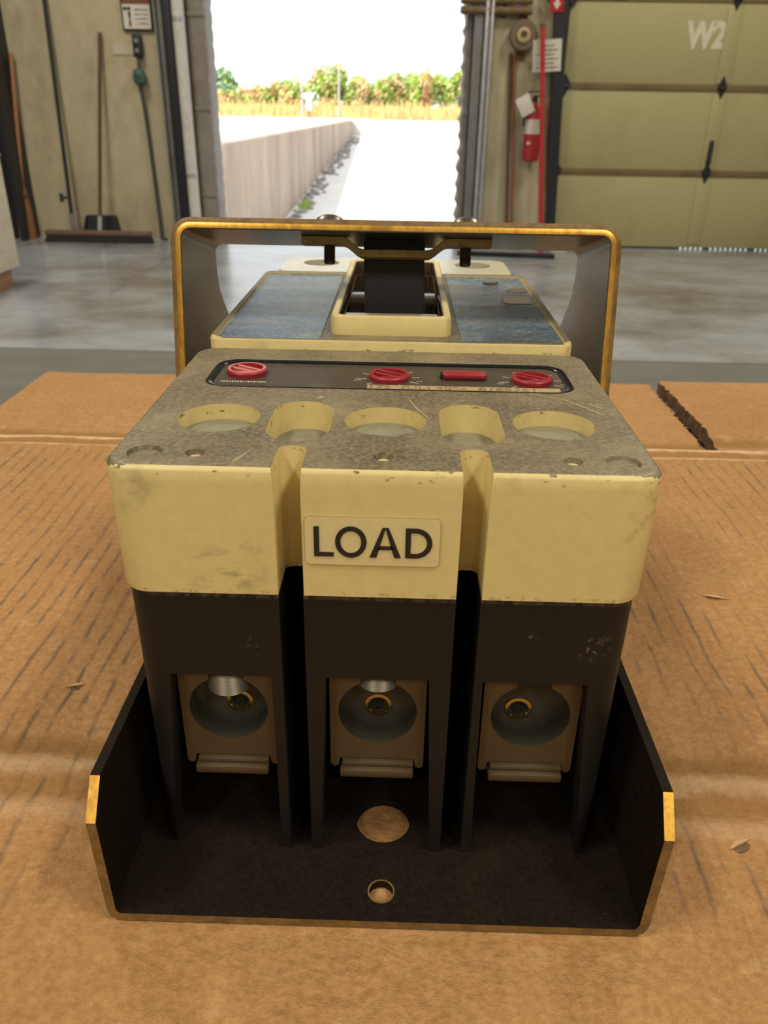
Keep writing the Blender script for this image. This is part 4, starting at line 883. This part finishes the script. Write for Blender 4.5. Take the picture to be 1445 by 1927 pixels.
# --- handle collar and slide
b = NB()
def coll(x, y0, y1, r, z): return lift(rrect(-x, x, y0, y1, r, 6), z)
loft(b, [coll(0.0228, 0.1190, 0.2470, 0.004, ZB - 0.0006), coll(0.0227, 0.1192, 0.2468, 0.004, 0.1435), coll(0.0222, 0.1197, 0.2463, 0.0036, 0.1441), coll(0.0202, 0.1215, 0.2445, 0.003, 0.1441), coll(0.0197, 0.1220, 0.2440, 0.0026, 0.1435), coll(0.0196, 0.1222, 0.2438, 0.0026, ZB - 0.0006)], close=True)
for i, f in enumerate(b.faces):
    if 4 * 28 <= i < 5 * 28: f.material_index = 1
obj('handle_collar', b, [M['cream'], M['drum']], BR, smooth=40)
b = NB(); N = 16; cy_, cz_, rad = 0.1830, 0.0875, 0.0520
arc = [(cy_ + rad * sin(radians(a)), cz_ + rad * cos(radians(a))) for a in [-62 + 124 * k / N for k in range(N + 1)]]
arc = [(y, z) for y, z in arc if 0.1245 < y < 0.2415]
sec = arc + [(arc[-1][0], 0.1262), (arc[0][0], 0.1262)]
loft(b, [[(x, y, z) for y, z in sec] for x in (-0.0186, 0.0186)]); obj('handle_slide', b, M['drum'], BR, smooth=50)
b = NB(); bbox(b, -0.0180, 0.0180, 0.1226, 0.1330, 0.1375, 0.1424, 0.0006); obj('slide_plate', b, M['metaltag'], BR)
# --- operating yoke (leaning steel strap), clamp bar, bolts and handle
ST, CT = 0.2385, 0.9711; YO, ZO = 0.1285, 0.1235
def yk(x, s_, t_): return Vector((TC + x, YO + s_ * CT + t_ * ST, ZO - s_ * ST + t_ * CT))
TI = 0.0492; XI = 0.0820; TH = 0.0044
def far(t_):
    pts = [(-0.115, 0.030), (-0.095, 0.045), (-0.06, 0.090), (0.0, 0.098), (0.012, 0.093), (0.020, 0.081), (0.028, 0.0655), (0.036, 0.0600), (0.043, 0.0575), (0.06, 0.0572)]
    for (a, u), (c_, v) in zip(pts, pts[1:]):
        if a <= t_ <= c_: return u + (v - u) * (t_ - a) / (c_ - a)
    return 0.0572
st_ = []
for k in range(21): tt = -0.112 + (TI - 0.0035 + 0.112) * k / 20; st_.append(((-XI, tt), (-XI - TH, tt), far(tt)))
for tt in (-0.004, 0.002, 0.008, 0.014, 0.017, 0.024, 0.032): st_.append(((-XI, tt), (-XI - TH, tt), far(tt)))
st_.sort(key=lambda q: q[0][1])
for k in range(1, 7):
    a = radians(15 * k); st_.append(((-XI + 0.0035 * (1 - cos(a)), TI - 0.0035 + 0.0035 * sin(a)), (-XI + 0.0035 - (0.0035 + TH) * cos(a), TI - 0.0035 + (0.0035 + TH) * sin(a)), 0.0572))
st_ += [((-0.04, TI), (-0.04, TI + TH), 0.0572), ((0, TI), (0, TI + TH), 0.0572)]
st_ = st_ + [((-i[0], i[1]), (-o_[0], o_[1]), f) for i, o_, f in st_[-2::-1]]
b = NB(); V = []
for i, o_, f in st_:
    mid = (i[0] * 0.45 + o_[0] * 0.55, i[1] * 0.45 + o_[1] * 0.55)
    V.append([b.verts.new(yk(*q)) for q in ((i[0], 0.0004, i[1]), (i[0] * 0.9 + o_[0] * 0.1, 0.0, i[1] * 0.9 + o_[1] * 0.1), (mid[0], 0.0, mid[1]), (o_[0], 0.0009, o_[1]), (o_[0], f, o_[1]), (i[0], f, i[1]))])
for a, c_ in zip(V, V[1:]):
    for j in range(6):
        fc = b.faces.new((a[j], a[(j + 1) % 6], c_[(j + 1) % 6], c_[j])); fc.material_index = (0, 1, 2, 0, 0, 0)[j] if j not in (1, 2) else j
        fc.material_index = {1: 1, 2: 2}.get(j, 0)
b.faces.new(V[0]); b.faces.new(V[-1][::-1])
yoke = obj('operating_yoke', b, [M['darksteel'], M['gold'], M['bronze']], BR, smooth=32, label='leaning steel strap yoke with bright yellow edges')
for sx in (-1, 1):
    p = yk(sx * (XI + TH), 0.018, -0.100); b = NB(); lathe(b, [(0.0085, 0), (0.0085, 0.0025), (0.005, 0.005), (0.0001, 0.0055)], p, (sx, 0, 0), 20); obj('pivot_rivet', b, M['screw'], yoke)
    b = NB(); cyl(b, yk(sx * XI, 0.018, -0.100), (TC + sx * 0.0788, yk(0, 0.018, -0.1).y, yk(0, 0.018, -0.1).z), 0.006, n=16); obj('pivot_spacer', b, M['screw'], yoke)
b = NB(); n = 12
def barz(x):
    k = min(1, max(0, (abs(x) - 0.0130) / 0.0085)); k = k * k * (3 - 2 * k); return -0.0001 - 0.0047 * (1 - k)
xs = [-0.0377, -0.03, -0.0225] + [-0.0215 + 0.0085 * k / 8 for k in range(9)] + [-0.006, 0.006] + [0.0130 + 0.0085 * k / 8 for k in range(9)] + [0.0235, 0.031, 0.0385]
loft(b, [[yk(x, s_, TI + barz(x) - dt) for s_, dt in ((0.0145, 0.0003), (0.0150, 0.0), (0.0250, 0.0), (0.0250, 0.0031), (0.0150, 0.0031), (0.0145, 0.0028))] for x in xs]); obj('clamp_bar', b, M['bargold'], yoke, smooth=50)
for bx in (-0.0268, 0.0285):
    b = NB(); prof = [(0.0018, -0.0105), (0.0022, -0.0100)]; h = -0.0100
    while h < -0.0036: prof += [(0.0025, h + 0.0003), (0.0021, h + 0.0007)]; h += 0.0007
    prof += [(0.0021, 0.0)]
    lathe(b, prof, yk(bx, 0.020, TI), (0, ST, CT), 16); bo = obj('bolt', b, M['screw'], yoke)
    b = NB(); lathe(b, [(0.0064, TH), (0.0063, TH + 0.0012), (0.0050, TH + 0.0030), (0.0028, TH + 0.0040), (0.0001, TH + 0.0043)], yk(bx, 0.020, TI), (0, ST, CT), 22); obj('bolt_head', b, M['darksteel'], bo)
b = NB()
def hk(x0, x1, s0, s1, t_): return [yk(x0 - TC, s0, t_), yk(x1 - TC, s0, t_), yk(x1 - TC, s1, t_), yk(x0 - TC, s1, t_)]
loft(b, [hk(-0.0122, 0.0142, 0.0262, 0.0385, 0.0182), hk(-0.0117, 0.0136, 0.0258, 0.0385, 0.0225), hk(-0.0122, 0.0129, 0.0255, 0.0385, 0.0405), hk(-0.0124, 0.0130, 0.0255, 0.0385, TI - 0.0002)])
bmesh.ops.bevel(b, geom=b.edges[:], offset=0.0006, segments=2, affect='EDGES')
obj('handle', b, M['handle'], BR, label='matt black toggle handle')
